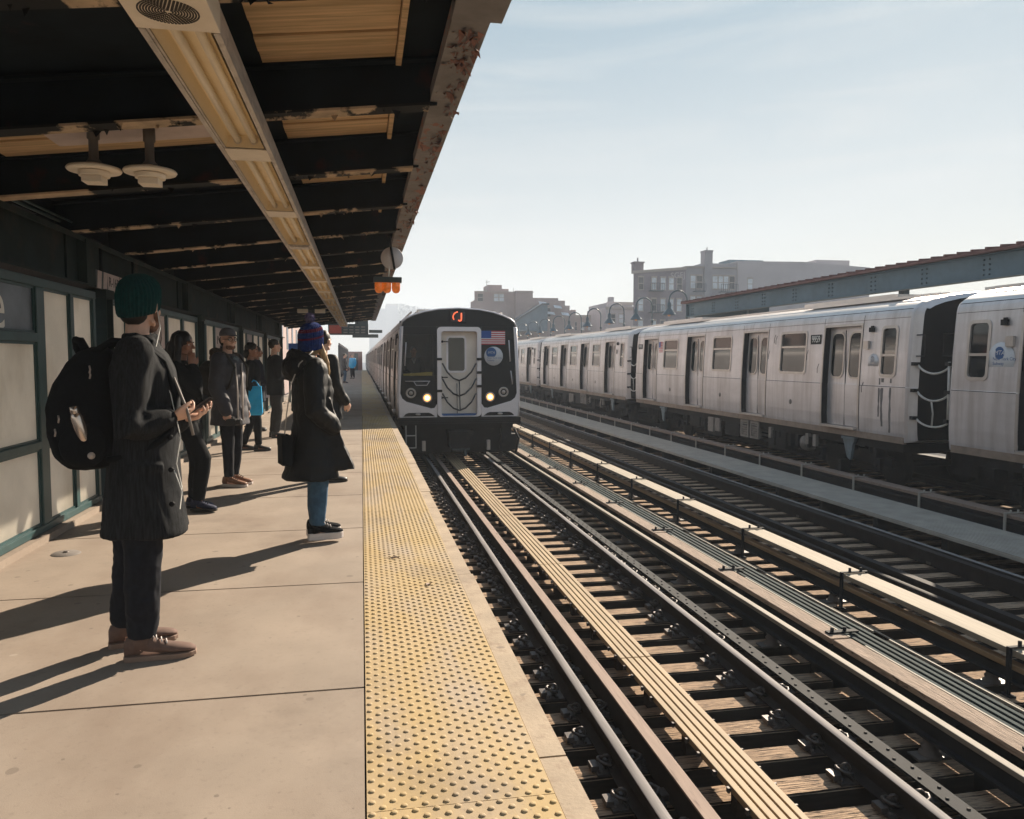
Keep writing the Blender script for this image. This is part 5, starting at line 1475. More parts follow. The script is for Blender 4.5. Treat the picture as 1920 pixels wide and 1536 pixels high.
for s in (-1, 1): mb.box(s * 1.2 - .12, s * 1.2 + .12, .05, .4, -.7, -.221)
mb.box(1.05, 1.5, .2, .5, -.9, -.5); mb.tube([(1.4, .1, -.35), (1.52, .1, -.6), (1.45, .1, -.95)], .03, 6)
front(mb, 'pilot_gear', 'under')
mb = MB(); mb.box(-1.38, 1.38, 1.5, 1.55, -.1, 2.4); mb.box(-1.38, 1.38, .06, 1.5, -.1, -.05); mb.box(-.60, -.56, .2, 1.5, -.04, 2.3); mb.box(-1.35, -.62, .30, .55, -.04, .92)
front(mb, 'cab_bulkhead', 'cab')
ords = 'second third fourth fifth sixth seventh eighth ninth tenth'.split()
for k in range(9):
    car('near', WN, CXN, YN + (k + 1) * 15.15, '%s car of the approaching train, its side seen edge on along the platform' % ords[k], gN, detail=1)
# ================================================================== PEOPLE
def V(*a): return Vector(a)
J0 = dict(pel=(0, 0, .95), neck=(0, -.015, 1.49), head=(0, .0, 1.555),
          shR=(.175, -.01, 1.42), elR=(.225, -.045, 1.13), wrR=(.215, .06, .89),
          shL=(-.175, -.01, 1.42), elL=(-.225, -.045, 1.13), wrL=(-.215, .06, .89),
          hipR=(.088, 0, .92), knR=(.095, .02, .50), anR=(.10, -.03, .09), toeR=0.0,
          hipL=(-.088, 0, .92), knL=(-.095, .02, .50), anL=(-.10, -.03, .09), toeL=0.0,
          yaw=0.0, pitch=0.0, lean=0.0)

def hand(mb, wrist, fwd, up, side, curl=.5, spread=.02):
    """palm, four jointed fingers of unequal length and a thumb that leaves the side of the palm"""
    f = Vector(fwd).normalized(); u = Vector(up); u = (u - f * u.dot(f)).normalized(); a = f.cross(u) * side   # a: towards the thumb
    w = Vector(wrist)
    def ring(p, wd, th): return [p + a * wd * math.cos(2 * math.pi * k / 12) + u * th * math.sin(2 * math.pi * k / 12) for k in range(12)]
    mb.rings([ring(w - f * .03, .026, .021), ring(w + f * .01, .030, .020), ring(w + f * .045, .041, .018), ring(w + f * .085, .042, .015), ring(w + f * .098, .036, .010)])
    for i, (off, ln) in enumerate(((.031, .070), (.011, .080), (-.010, .075), (-.030, .058))):
        p = w + f * (.088 - .004 * abs(i - 1)) + a * off
        pts = [p - f * .02, p]; d = f.copy(); ang = curl * .55
        for s, q in enumerate((.45, .32, .23)):
            d = (f * math.cos(ang) - u * math.sin(ang) + a * spread * (1.5 - i) * .5).normalized()
            pts.append(pts[-1] + d * ln * q); ang += curl * (.9 + .1 * i)
        mb.tube(pts, [.0095, .0095, .0088, .0080, .0068], 8, round_ends=True)
    b = w + f * .025 + a * .028
    d1 = (f * .65 + a * .65 - u * .30 * curl).normalized(); d2 = (f * .9 + a * .1 - u * .45 * curl).normalized()
    mb.tube([b - d1 * .015, b + d1 * .035, b + d1 * .035 + d2 * .030, b + d1 * .035 + d2 * .052], [.015, .0125, .0105, .008], 8, round_ends=True)

def head_parts(mb, M_):
    def e(c, r, rot=None): 
        tmp = MB(); tmp.ell(c, r, 18, rot); tmp.xform(M_)
        vs = {v: mb.bm.verts.new(v.co) for v in tmp.bm.verts}
        for f in tmp.bm.faces: mb.bm.faces.new([vs[v] for v in f.verts])
        tmp.bm.free()
    def t(pts, r): mb.tube([M_ @ V(*p) for p in pts], r, 8, round_ends=True)
    e((0, -.012, .142), (.075, .098, .092)); e((0, .018, .085), (.064, .075, .080)); e((0, .040, .045), (.052, .055, .045)); e((0, .078, .018), (.024, .020, .018))
    t([(0, .094, .122), (0, .106, .098), (0, .119, .078)], [.0085, .0095, .0125]); e((.012, .104, .074), (.009, .010, .008)); e((-.012, .104, .074), (.009, .010, .008))
    t([(-.045, .072, .128), (-.015, .090, .127), (.015, .090, .127), (.045, .072, .128)], [.010, .012, .012, .010])
    for s in (-1, 1):
        e((s * .040, .060, .080), (.024, .024, .024)); e((s * .077, -.005, .098), (.010, .022, .032)); e((s * .081, -.010, .112), (.008, .020, .018))
        t([(s * .055, .010, .030), (s * .030, .060, .012)], [.014, .014])
    t([(-.020, .088, .046), (0, .097, .049), (.020, .088, .046)], [.006, .008, .006]); t([(-.017, .086, .036), (0, .094, .035), (.017, .086, .036)], [.006, .009, .006])

def rings_z(mb, rows, seg=28, lean=0.0, z0=.95):
    out = []
    for (z, rx, ry, cx, cy) in rows:
        ring = []
        for k in range(seg):
            a = 2 * math.pi * k / seg
            ca, sa = math.cos(a), math.sin(a)
            ex = .85
            x = math.copysign(abs(ca) ** ex, ca) * rx; y = math.copysign(abs(sa) ** ex, sa) * ry
            ring.append(V(cx + x, cy + y + (z - z0) * lean if z > z0 else cy + y, z))
        out.append(ring)
    mb.rings(out)

class Person:
    def __init__(s, label, loc, rotz, H, skin='skin', group=None, vox=.009, **pose):
        s.j = {k: (V(*v) if isinstance(v, tuple) else v) for k, v in J0.items()}
        for k, v in pose.items(): s.j[k] = V(*v) if isinstance(v, tuple) else v
        s.t = thing('person', label, 'person', loc, R(rotz), group)
        s.t.scale = (H / 1.79,) * 3
        s.k = H / 1.79
        s.skin, s.vox = skin, vox
        j = s.j
        s.HM = Matrix.Translation(j['head']) @ Euler((R(j['pitch']), 0, R(j['yaw'])), 'XYZ').to_matrix().to_4x4()
    def body(s, handR=None, handL=None):
        j = s.j; mb = MB()
        head_parts(mb, s.HM)
        mb.tube([j['neck'] - V(0, .0, .06), j['neck'] + V(0, 0, .02), j['head'] + V(0, -.01, .03)], [.062, .054, .053], 12, round_ends=True)
        rings_z(mb, [(.86, .12, .09, 0, 0), (.95, .155, .105, 0, 0), (1.1, .13, .09, 0, 0), (1.3, .155, .105, 0, 0), (1.42, .15, .09, 0, -.01), (1.47, .07, .06, 0, -.012)], lean=j['lean'])
        for q in 'RL':
            mb.tube([j['sh' + q], j['el' + q], j['wr' + q]], [.048, .038, .027], 10, round_ends=True)
            mb.tube([j['hip' + q], j['kn' + q], j['an' + q] - V(0, 0, .02)], [.080, .055, .038], 12, round_ends=True)
            mb.ell(j['an' + q] + V(0, .06, -.045), (.035, .10, .03), 12)
        for q, h in (('R', handR), ('L', handL)):
            sd = -1 if q == 'R' else 1
            d = (j['wr' + q] - j['el' + q]).normalized()
            h = dict(h or {})
            fwd = V(*h.get('fwd', tuple(d))); up = V(*h.get('up', (1 if q == 'R' else -1, 0.15, 0)))
            hand(mb, j['wr' + q] + fwd.normalized() * .02, fwd, up, h.get('side', 1 if q == 'R' else -1), h.get('curl', .55))
        me = remesh(mb, s.vox * .72, 3); me.materials.append(M[s.skin])
        o = put('body', me, s.t)
        for sd in (-1, 1):
            m2 = MB(); m2.ell((sd * .031, .079, .107), (.012, .010, .009), 12); m2.xform(s.HM); e = m2.build('eye', 'sole_white', s.t)
            m2 = MB(); m2.ell((sd * .031, .0855, .107), (.0060, .005, .0062), 10); m2.xform(s.HM); m2.build('iris', 'hair_brown', e)
            m2 = MB(); m2.tube([(sd * .014, .098, .129), (sd * .032, .094, .135), (sd * .050, .078, .130)], [.004, .005, .003], 6); m2.xform(s.HM); m2.build('eyebrow', 'hair_brown', s.t)
        return o
    def coat(s, m, hem=.55, flare=1.0, name='coat', extra=None, fold=.010, puff=None, sleeve=(.080, .072, .056), thick=1.0, collar=.0, hemshift=0.0, fscale=(8, 8, 3.2), seed=1.0, smooth=6):
        j = s.j; mb = MB(); k = thick
        rows = [(hem, .205 * flare * k, .165 * flare * k, 0, hemshift), (hem + .15, .200 * (flare * .6 + .4) * k, .155 * (flare * .6 + .4) * k, 0, hemshift * .7)] if hem < .75 else [(hem, .19 * flare * k, .145 * flare * k, 0, hemshift)]
        rows += [(max(.95, hem + .05), .190 * k, .145 * k, 0, hemshift * .3), (1.08, .180 * k, .138 * k, 0, 0), (1.25, .195 * k, .145 * k, 0, 0), (1.36, .205 * k, .138 * k, 0, -.01), (1.43, .175 * k, .112 * k, 0, -.012), (1.475, .10, .085, 0, -.015), (1.50 + collar, .072 + collar * .2, .072 + collar * .2, 0, -.012)]
        rings_z(mb, rows, lean=j['lean'])
        for q in 'RL':
            d = (j['wr' + q] - j['el' + q]).normalized()
            a, b, c = j['sh' + q], j['el' + q], j['wr' + q] + d * .0
            mb.tube([a - V(0, 0, -.01), a.lerp(b, .5), b, b.lerp(c, .5), c], [sleeve[0] * k, sleeve[0] * .5 * k + sleeve[1] * .5 * k, sleeve[1] * k, (sleeve[1] + sleeve[2]) / 2 * k, sleeve[2] * k], 14, round_ends=True)
        if extra: extra(mb)
        me = remesh(mb, s.vox, smooth, fold, fscale, seed, puff); me.materials.append(M[m])
        return put(name, me, s.t)
    def trousers(s, m, r=(.100, .074, .058), fold=.006, name='trousers', seed=3.0, cuff=.05):
        j = s.j; mb = MB()
        mb.ell((0, 0, .93), (.165, .120, .13), 18)
        for q in 'RL':
            h, kn, an = j['hip' + q], j['kn' + q], j['an' + q] + V(0, 0, cuff - .03)
            mb.tube([h, h.lerp(kn, .5), kn, kn.lerp(an, .45), an], [r[0], (r[0] + r[1]) / 2, r[1], (r[1] * .55 + r[2] * .45) * 1.04, r[2]], 14, round_ends=False)
        me = remesh(mb, s.vox, 4, fold, (9, 9, 9), seed); me.materials.append(M[m])
        return put(name, me, s.t)
    def shoes(s, upper, sole, L=.285, solez=.03, boot=0.0, lace=None):
        for q in 'RL':
            an = s.j['an' + q]; rot = Matrix.Translation(V(an.x, an.y, an.z - .09)) @ Matrix.Rotation(R(s.j['toe' + q]), 4, 'Z')
            y0 = -.075; mb = MB(); rows = []
            for (f_, w, h) in ((0, .024, .075), (.03, .034, .098), (.14, .037, .112), (.30, .037, .102), (.45, .039, .082), (.62, .046, .064), (.80, .046, .052), (.93, .036, .043), (1.0, .014, .032)):
                y = y0 + L * f_
                hh = solez + max(.012, h - .015)
                rows.append([V(w * math.cos(a) * (1.0 if math.sin(a) < .3 else .92), y, solez * .8 + (hh - solez * .8) * (math.sin(a) * .5 + .5) ** .8) for a in [2 * math.pi * k / 16 for k in range(16)]])
            mb.rings(rows)
            mb.tube([(0, .0, .06), (0, -.012, .13 + boot)], [.046, .045], 14)
            mb.xform(rot); o = mb.build('shoe', upper, s.t)
            mb = MB(); rows = []
            for (f_, w) in ((-.01, .020), (.03, .036), (.25, .039), (.45, .040), (.65, .049), (.82, .048), (.95, .036), (1.01, .014)):
                y = y0 + L * f_
                lift = .006 * max(0, f_ - .8) / .2
                rows.append([V(-w, y, lift), V(w, y, lift), V(w + .002, y, solez), V(-w - .002, y, solez)])
            mb.rings(rows, smooth=False); mb.xform(rot); mb.build('sole', sole, o, bevel=.003)
            if lace:
                mb = MB()
                for k in range(4): mb.tube([(-.024, .035 + k * .022, .098 + solez - .016 - k * .011), (.0, .04 + k * .022, .113 + solez - .018 - k * .011), (.024, .046 + k * .022, .097 + solez - .016 - k * .011)], .0035, 5)
                mb.tube([(0, .03, .12 + solez - .01), (.03, .045, .125 + solez - .015), (.045, .06, .10 + solez - .015)], .003, 5)
                mb.xform(rot); mb.build('laces', lace, o)
    def part(s, name, mb, m, head=False, bevel=0):
        if head: mb.xform(s.HM)
        return mb.build(name, m, s.t, bevel)
    def cap_rings(s, rows, seg=64, rib=0.0, nrib=30, tilt=0.0):
        """rings round the head: (z, rx, ry, cy)"""
        mb = MB(); out = []
        for (z, rx, ry, cy) in rows:
            ring = []
            for k in range(seg):
                a = 2 * math.pi * k / seg
                m_ = 1 + rib * math.cos(nrib * a)
                x, y = rx * m_ * math.cos(a), cy + ry * m_ * math.sin(a)
                ring.append(V(x, y, z + tilt * y))
            out.append(ring)
        mb.rings(out, cap=True)
        return mb
def straps(pts, r, m, name, parent):
    mb = MB(); mb.tube(pts, r, 6); return mb.build(name, m, parent)

# ---- 1: man in the foreground
p = Person('man in a teal knit hat and long charcoal coat standing nearest the camera', (-1.03, 4.06, 0), -80, 1.80, 'skin', vox=.008,
           yaw=62, pitch=-3, lean=.02,
           elR=(.262, -.045, 1.10), wrR=(.175, .105, 1.135), elL=(-.25, -.03, 1.10), wrL=(.0, .145, 1.12),
           anR=(.115, -.025, .09), knR=(.11, -.01, .50), anL=(-.11, -.115, .09), knL=(-.10, -.075, .50), toeR=-4.0, toeL=6.0, hipR=(.09, .0, .92), hipL=(-.09, -.03, .92))
p.skin = 'skin'
p.body(handR=dict(fwd=(-.45, .85, .15), up=(.5, .2, -.8), curl=.75, side=-1), handL=dict(fwd=(.35, .9, .12), up=(-.2, .1, -1), curl=.6, side=1))
def ex1(mb):
    mb.tube([(0, -.06, 1.50), (.07, -.01, 1.52), (.075, .05, 1.49), (0, .085, 1.44)], [.022, .022, .022, .018], 8, round_ends=True); mb.tube([(0, -.06, 1.50), (-.07, -.01, 1.52), (-.075, .05, 1.49), (0, .085, 1.44)], [.022, .022, .022, .018], 8, round_ends=True)
    mb.box(.19, .215, -.06, .10, .90, .93)
p.coat('coatgrey', hem=.585, flare=1.08, extra=ex1, collar=.03, fold=.015, hemshift=.0, fscale=(7, 7, 2.2), seed=2.2, thick=1.08, sleeve=(.086, .076, .060))
p.trousers('jean_dark', (.110, .086, .068), fold=.011)
p.shoes('taupe_suede', 'sole_brown', L=.31, solez=.026, lace='sole_white')
mb = p.cap_rings([(.070, .079, .101, -.014), (.085, .086, .108, -.014), (.12, .091, .112, -.014), (.17, .092, .112, -.016), (.205, .084, .104, -.022), (.235, .066, .084, -.032), (.255, .038, .05, -.042), (.263, .008, .012, -.045)], 340, .030, 34, tilt=.30)
p.part('knit_hat', mb, 'teal_knit', True)
mb = MB(); mb.ell((0, .052, .034), (.060, .062, .048), 18); mb.ell((0, .075, .012), (.040, .036, .030), 14); mb.tube([(.068, .01, .09), (.064, .03, .045)], .013, 8, round_ends=True); p.part('beard', mb, 'beard', True)
mb = MB(); mb.ell((0, -.055, .062), (.066, .050, .055), 16); p.part('hair', mb, 'hair_brown', True)
mb = MB(); mb.tube([s_ for s_ in (p.HM @ V(.083, .005, .085), p.HM @ V(.082, .03, .0), V(.10, .06, 1.42), V(.15, .13, 1.25), V(.20, .17, 1.05), V(.215, .15, .93), V(.20, .17, .82), V(.215, .16, .72), V(.21, .17, .80), V(.218, .14, .9))], .0022, 5); p.part('earphone_cord', mb, 'whitepaint')
mb = MB()
for z in (1.05, .9, .74): mb.lathe([(0, .003), (.012, .002), (.013, -.004)], (.195, .125, z), 10, axis='X', cap=False)
p.part('coat_buttons', mb, 'rubber')
man1 = p
ph = thing('phone', 'dark phone held in the hands of the man in the teal hat', 'phone', p.t.location, R(-80))
mb = MB(); mb.box(-.037, .037, -.07, .07, -.005, .005); mb.xform(Matrix.Translation(V(.075, .25, 1.19)) @ Euler((R(35), 0, R(8))).to_matrix().to_4x4()); mb.build('phone_body', 'phone', ph, bevel=.003)
bp = thing('backpack', 'bulging black backpack with a steel bottle in its side pocket, on the foreground man', 'backpack', p.t.location, R(-80))
mb = MB(); rows = []
for (z, w, d, cy) in ((.905, .06, .06, -.21), (.92, .13, .11, -.21), (.97, .165, .145, -.225), (1.08, .175, .165, -.235), (1.19, .175, .165, -.235), (1.30, .168, .14, -.225), (1.40, .15, .105, -.205), (1.455, .11, .07, -.19), (1.475, .04, .03, -.18)):
    rows.append([V(math.copysign(abs(math.cos(a)) ** .6, math.cos(a)) * w, cy + math.copysign(abs(math.sin(a)) ** .7, math.sin(a)) * d, z) for a in [2 * math.pi * k / 32 for k in range(32)]])
mb.rings(rows); me = remesh(mb, .010, 3, .008, (7, 7, 7), 5); me.materials.append(M['cloth_black']); put('bag_body', me, bp)
mb = MB(); mb.tube([(-.03, -.25, 1.42), (-.02, -.27, 1.47), (0, -.27, 1.505), (.03, -.25, 1.50), (.04, -.22, 1.44)], .020, 8); mb.build('handle', 'cloth_black', bp)
mb = MB(); mb.ell((.160, -.235, 1.03), (.040, .10, .105), 16); mb.build('side_pocket', 'cloth_black', bp)
mb = MB()
for s in (-1, 1): mb.tube([(s * .10, -.20, 1.44), (s * .115, -.11, 1.50), (s * .12, .0, 1.49), (s * .125, .105, 1.40), (s * .14, .155, 1.25), (s * .18, .13, 1.08), (s * .19, .0, .98), (s * .16, -.14, .96)], .017, 6)
mb.build('shoulder_strap', 'cloth_black', bp)
mb = MB(); mb.tube([(.13, .145, 1.33), (.165, .20, 1.18), (.17, .225, 1.06)], .007, 6); mb.build('loose_strap', 'undergrey', bp)
for (y, z) in ((-.20, 1.37), (-.20, 1.345), (-.33, 1.15), (-.345, 1.09)):
    mb = MB(); mb.tube([(.166, y, z + .016), (.176, y + .004, z), (.170, y, z - .016)], .004, 5); mb.build('zip_pull', 'metal_small', bp)
mb = MB(); mb.lathe([(0, .01), (.015, .006), (.016, 0)], (.199, -.20, .985), 16, axis='X', cap=False); mb.build('badge', 'buttonwhite', bp)
bt = thing('bottle', 'steel flask tilted in the side pocket of the black backpack', 'bottle', p.t.location, R(-80))
mb = MB(); mb.lathe([(0, -.10), (.036, -.10), (.038, -.09), (.038, .055), (.030, .075), (.026, .08)], seg=20, cap=False); mm = Matrix.Translation(V(.178, -.245, 1.12)) @ Euler((R(14), R(5), 0)).to_matrix().to_4x4() @ Matrix.Scale(.72, 4); mb.xform(mm); mb.build('flask_body', 'steel_bottle', bt)
mb = MB(); mb.lathe([(.027, .08), (.028, .10), (.024, .125), (0, .128)], seg=18, cap=False); mb.xform(mm); mb.build('flask_cap', 'steel_bottle', bt)

# ---- 2: woman leaning by the wall, hand at her face
p = Person('woman with long black hair and black coat, one hand raised to her face', (-1.63, 7.85, 0), -100, 1.67, 'skinbrown',
           yaw=-8, pitch=-4, elR=(.235, .24, 1.17), wrR=(.080, .125, 1.415), elL=(-.20, .05, 1.12), wrL=(-.05, .20, 1.08),
           knR=(.11, .22, .53), anR=(.115, .16, .10), knL=(-.08, .09, .5), anL=(-.09, .04, .09), hipR=(.09, .02, .92), toeR=-10.0)
p.skin = 'skinbrown'
p.body(handR=dict(fwd=(-.12, -.10, 1), up=(.8, .55, 0), curl=.28, side=1))
p.coat('cloth_black', hem=.80, flare=1.15, fold=.011, seed=8, thick=1.0, fscale=(9, 9, 4), sleeve=(.078, .074, .062))
p.trousers('cloth_black', (.108, .082, .062))
p.shoes('shoe_navy', 'shoe_black', L=.27, solez=.028, boot=.10, lace='cloth_black')
mb = MB(); mb.ell((0, -.022, .145), (.094, .108, .102), 20); mb.ell((0, -.085, .02), (.105, .055, .16), 16); mb.tube([(.078, -.01, .17), (.094, .005, .08), (.10, .0, -.04), (.115, .03, -.17), (.11, .05, -.27)], [.03, .034, .038, .036, .02], 10, round_ends=True); mb.tube([(-.078, -.01, .17), (-.094, .005, .08), (-.10, .0, -.04), (-.115, .03, -.17), (-.11, .05, -.27)], [.03, .034, .038, .036, .02], 10, round_ends=True); mb.tube([(0, -.09, .06), (0, -.12, -.12), (0, -.13, -.30)], [.09, .085, .05], 12, round_ends=True)
mb.xform(p.HM); me = remesh(mb, .008, 4, .006, (30, 30, 5), 4); me.materials.append(M['hair_black']); put('hair', me, p.t)
mb = MB(); mb.tube([(-.08, .04, 1.47), (0, .10, 1.45), (.08, .05, 1.47)], .03, 10); mb.tube([(.03, .105, 1.43), (.05, .16, 1.32), (.04, .17, 1.20)], [.03, .035, .02], 8, round_ends=True); p.part('scarf', mb, 'scarf')
mb = MB(); mb.lathe([(.030, -.012), (.034, 0), (.030, .012)], p.j['wrR'], 14); p.part('bracelet', mb, 'metal_small')

# ---- 3: man in the cap
p = Person('bearded man in glasses, grey cap and fur hooded parka, looking towards the camera', (-1.45, 9.30, 0), -112, 1.75, 'skin',
           yaw=-28, pitch=0, elR=(.235, -.02, 1.13), wrR=(.225, .09, .875), anR=(.10, .03, .09), anL=(-.10, -.02, .09), knR=(.10, .03, .5))
p.body(handR=dict(curl=.8, fwd=(0, .25, -1), up=(1, .1, .1)))
p.coat('parka', hem=.70, flare=1.06, fold=.010, seed=12, thick=1.10, puff=(.004, .13), sleeve=(.082, .080, .066))
p.trousers('jean_dark', (.100, .070, .054))
p.shoes('tan_leather', 'sole_white', L=.30, solez=.03, lace='cloth_black')
mb = p.cap_rings([(.150, .082, .103, -.012), (.165, .085, .106, -.012), (.195, .080, .100, -.014), (.225, .062, .078, -.016), (.243, .032, .042, -.018), (.247, .006, .008, -.018)], 48, tilt=.02)
mb.rings([[V(x, y, z) for x, y, z in pts] for pts in ([(-.072, .05, .163), (-.06, .09, .160), (0, .105, .166), (.06, .09, .160), (.072, .05, .163), (.07, .052, .155), (.058, .088, .152), (0, .10, .158), (-.058, .088, .152), (-.07, .052, .155)], [(-.055, .09, .160), (-.045, .135, .148), (0, .165, .150), (.045, .135, .148), (.055, .09, .160), (.05, .09, .152), (.043, .132, .142), (0, .160, .144), (-.043, .132, .142), (-.05, .09, .152)])])
p.part('baseball_cap', mb, 'capgrey', True)
mb = MB()
for s in (-1, 1):
    mb.tube([(s * .032 + .022 * math.cos(a), .102 - .010 * abs(math.cos(a)) * (1 if s * math.cos(a) > 0 else 0), .107 + .018 * math.sin(a)) for a in [k * math.pi / 6 for k in range(13)]], .0028, 5)
    mb.tube([(s * .055, .092, .112), (s * .080, .0, .112)], .0028, 5)
mb.tube([(-.010, .104, .112), (.010, .104, .112)], .0028, 5); p.part('glasses', mb, 'blackpaint', True)
mb = MB(); mb.ell((0, .040, .026), (.0565, .060, .036), 16); mb.ell((0, .080, .012), (.028, .024, .018), 12); p.part('beard', mb, 'beard', True)
mb = MB(); mb.ell((0, -.045, .10), (.080, .070, .075), 16); p.part('hair', mb, 'hair_brown', True)
mb = MB(); pts = [V(.13 * math.sin(a), -.05 - .11 * math.cos(a), 1.49 + .035 * math.cos(a)) for a in [R(-130 + k * 26) for k in range(11)]]; mb.tube(pts, .05, 10, round_ends=True); mb.ell((0, -.14, 1.44), (.13, .07, .10), 14)
me = remesh(mb, .010, 2, .016, (45, 45, 45), 3); me.materials.append(M['fur']); put('fur_hood', me, p.t)
mb = MB(); mb.tube([(.09, .135, 1.40), (.11, .165, 1.1), (.125, .175, .74)], .008, 6); mb.tube([(-.02, .15, 1.40), (.01, .17, 1.1), (.02, .175, .74)], .010, 6); p.part('parka_zip', mb, 'sole_white')
mb = MB(); mb.tube([(-.05, .07, 1.46), (0, .10, 1.43), (.05, .08, 1.46)], .022, 8); p.part('shirt_collar', mb, 'truckblue')
c = thing('camera_held', 'black camera dangling from the hand of the man in the grey cap', 'camera', p.t.location, R(-112))
mb = MB(); mb.box(.165, .235, .085, .20, .69, .765); mb.box(.18, .22, .12, .165, .766, .785); mb.lathe([(.028, .0), (.032, .05), (.026, .055), (0, .05)], (.20, .20, .727), 14, axis='Y', cap=False); mb.build('camera_body', 'shoe_black', c, bevel=.004)
mb = MB(); mb.tube([(.17, .10, .76), (.15, .07, .70), (.16, .02, .62), (.19, .0, .68), (.21, .04, .79)], .007, 6); mb.build('strap', 'cloth_black', c)
c = thing('backpack', 'olive brown backpack on the back of the man in the grey cap', 'backpack', p.t.location, R(-112))
mb = MB(); mb.ell((0, -.25, 1.16), (.15, .13, .25), 20); mb.box(-.13, .13, -.30, -.14, .96, 1.33); me = remesh(mb, .012, 4, .012, (9, 9, 9), 6); me.materials.append(M['olive']); put('bag_body', me, c)
mb = MB()
for s in (-1, 1): mb.tube([(s * .11, -.17, 1.34), (s * .125, -.08, 1.46), (s * .13, .05, 1.46), (s * .135, .15, 1.32), (s * .18, .1, 1.1), (s * .17, -.1, 1.0)], .013, 6)
mb.build('shoulder_strap', 'olive', c)

# ---- 4: black coat with blue tote, and navy coat beyond
p = Person('dark haired person in a black coat carrying a bright blue tote bag', (-1.66, 12.75, 0), -88, 1.66, 'skinbrown', yaw=-12, pitch=-8,
           elR=(.225, -.03, 1.13), wrR=(.215, .05, .93), anR=(.10, .10, .09), knR=(.10, .09, .5), anL=(-.10, -.16, .09), knL=(-.09, -.02, .5), vox=.011)
p.body(handR=dict(curl=1.0, fwd=(0, .5, -.8)))
p.coat('cloth_black', hem=.60, flare=1.08, seed=21, thick=1.02)
p.trousers('cloth_black', (.10, .07, .056)); p.shoes('shoe_black', 'shoe_black', L=.27, boot=.08)
mb = MB(); mb.ell((0, -.025, .150), (.092, .105, .098), 16); mb.ell((0, -.07, .05), (.095, .06, .10), 14); mb.ell((.03, .03, .20), (.05, .05, .03), 10); mb.xform(p.HM); me = remesh(mb, .010, 3, .008, (25, 25, 10), 2); me.materials.append(M['hair_black']); put('hair', me, p.t)
c = thing('tote_bag', 'bright blue tote bag hanging from a hand of the person in black', 'bag', p.t.location, R(-88))
mb = MB(); mb.rings([[V(x * sx + .22, y * sy * .72 + .07, z) for x, y in ((-1, -1), (1, -1), (1, 1), (-1, 1))] for (z, sx, sy) in ((.56, .03, .12), (.60, .055, .145), (.80, .05, .135), (1.0, .03, .125))], smooth=False)
bmesh.ops.subdivide_edges(mb.bm, edges=mb.bm.edges[:], cuts=3, use_grid_fill=True)
for v in mb.bm.verts: v.co.x += .012 * noise.noise(v.co * 14)
mb.build('bag_body', 'bag_blue', c)
mb = MB()
for s in (-1, 1): mb.tube([(.22 + s * .03, .01, .99), (.22 + s * .02, .02, 1.06), (.22, .05, 1.09), (.22, .09, 1.07), (.22 + s * .03, .13, .99)], .010, 6)
mb.build('bag_handle', 'bag_blue', c)
p = Person('person in a navy coat and black boots further along, past the blue tote bag', (-2.0, 16.2, 0), -85, 1.66, 'skinbrown', wrR=(.2, .2, 1.0), elR=(.22, .0, 1.12), vox=.012)
p.body(); p.coat('navy', hem=.62, seed=31); p.trousers('jean_dark', (.10, .07, .058)); p.shoes('shoe_black', 'shoe_black', L=.27, boot=.08)
mb = MB(); mb.ell((0, -.02, .15), (.09, .105, .098), 16); p.part('hair', mb, 'hair_black', True)
c = thing('paper_sheet', 'pale lavender paper held by the person in the navy coat', 'paper', p.t.location, R(-85))
mb = MB(); mb.box(.19, .193, .16, .36, .66, .98); mb.build('sheet', 'paper', c)
# ---- 5
p = Person('dark haired man in dark jacket and grey trousers, left of the bobble hat woman', (-1.52, 14.8, 0), -72, 1.76, 'skin', yaw=8, pitch=0, lean=.06,
           elR=(.24, .02, 1.12), wrR=(.12, .24, 1.12), elL=(-.23, .0, 1.12), wrL=(-.08, .24, 1.1), vox=.011)
p.body(); p.coat('cloth_black', hem=.78, seed=41, thick=1.05); p.trousers('greypants', (.105, .082, .07), fold=.010); p.shoes('shoe_black', 'shoe_black', L=.29)
mb = MB(); mb.ell((0, -.020, .150), (.082, .104, .096), 16); mb.xform(p.HM); me = remesh(mb, .010, 2, .006, (25, 25, 25), 2); me.materials.append(M['hair_brown']); put('hair', me, p.t)

# ---- 6: woman in the bobble hat
p = Person('blond woman in a striped bobble hat, black parka and blue jeans, hands in her pockets', (-.375, 6.33, 0), -74, 1.67, 'skin', vox=.008, yaw=42, pitch=0,
           elR=(.27, -.04, 1.11), wrR=(.205, .11, .97), elL=(-.27, -.04, 1.11), wrL=(-.205, .11, .97),
           anR=(.09, .0, .115), anL=(-.085, .03, .115), knR=(.085, .02, .51), knL=(-.085, .045, .51), toeR=-6.0, toeL=2.0)
p.body(handR=dict(fwd=(-.85, .25, -.5), curl=.4), handL=dict(fwd=(.85, .25, -.5), curl=.4))
def ex6(mb):
    mb.rings([[V(x, y, z) for x, y in ((.06, .05), (.20, .02), (.20, .10 + e), (.06, .14 + e))] for (z, e) in ((.60, .20), (.80, .11), (1.0, .05), (1.2, .0))])
    mb.rings([[V(x, y, z) for x, y in ((-.06, .05), (-.20, .02), (-.20, .10 + e), (-.06, .14 + e))] for (z, e) in ((.60, .17), (.80, .11), (1.0, .05), (1.2, .0))])
p.coat('puffer', hem=.53, flare=1.24, hemshift=-.03, seed=51, extra=ex6, fold=.012, thick=1.10, puff=(.004, .10), sleeve=(.088, .084, .066), fscale=(9, 9, 5))
p.trousers('jean_blue', (.106, .084, .062), fold=.006, cuff=.06)
p.shoes('cloth_black', 'sole_white', L=.285, solez=.055, lace='sole_white')
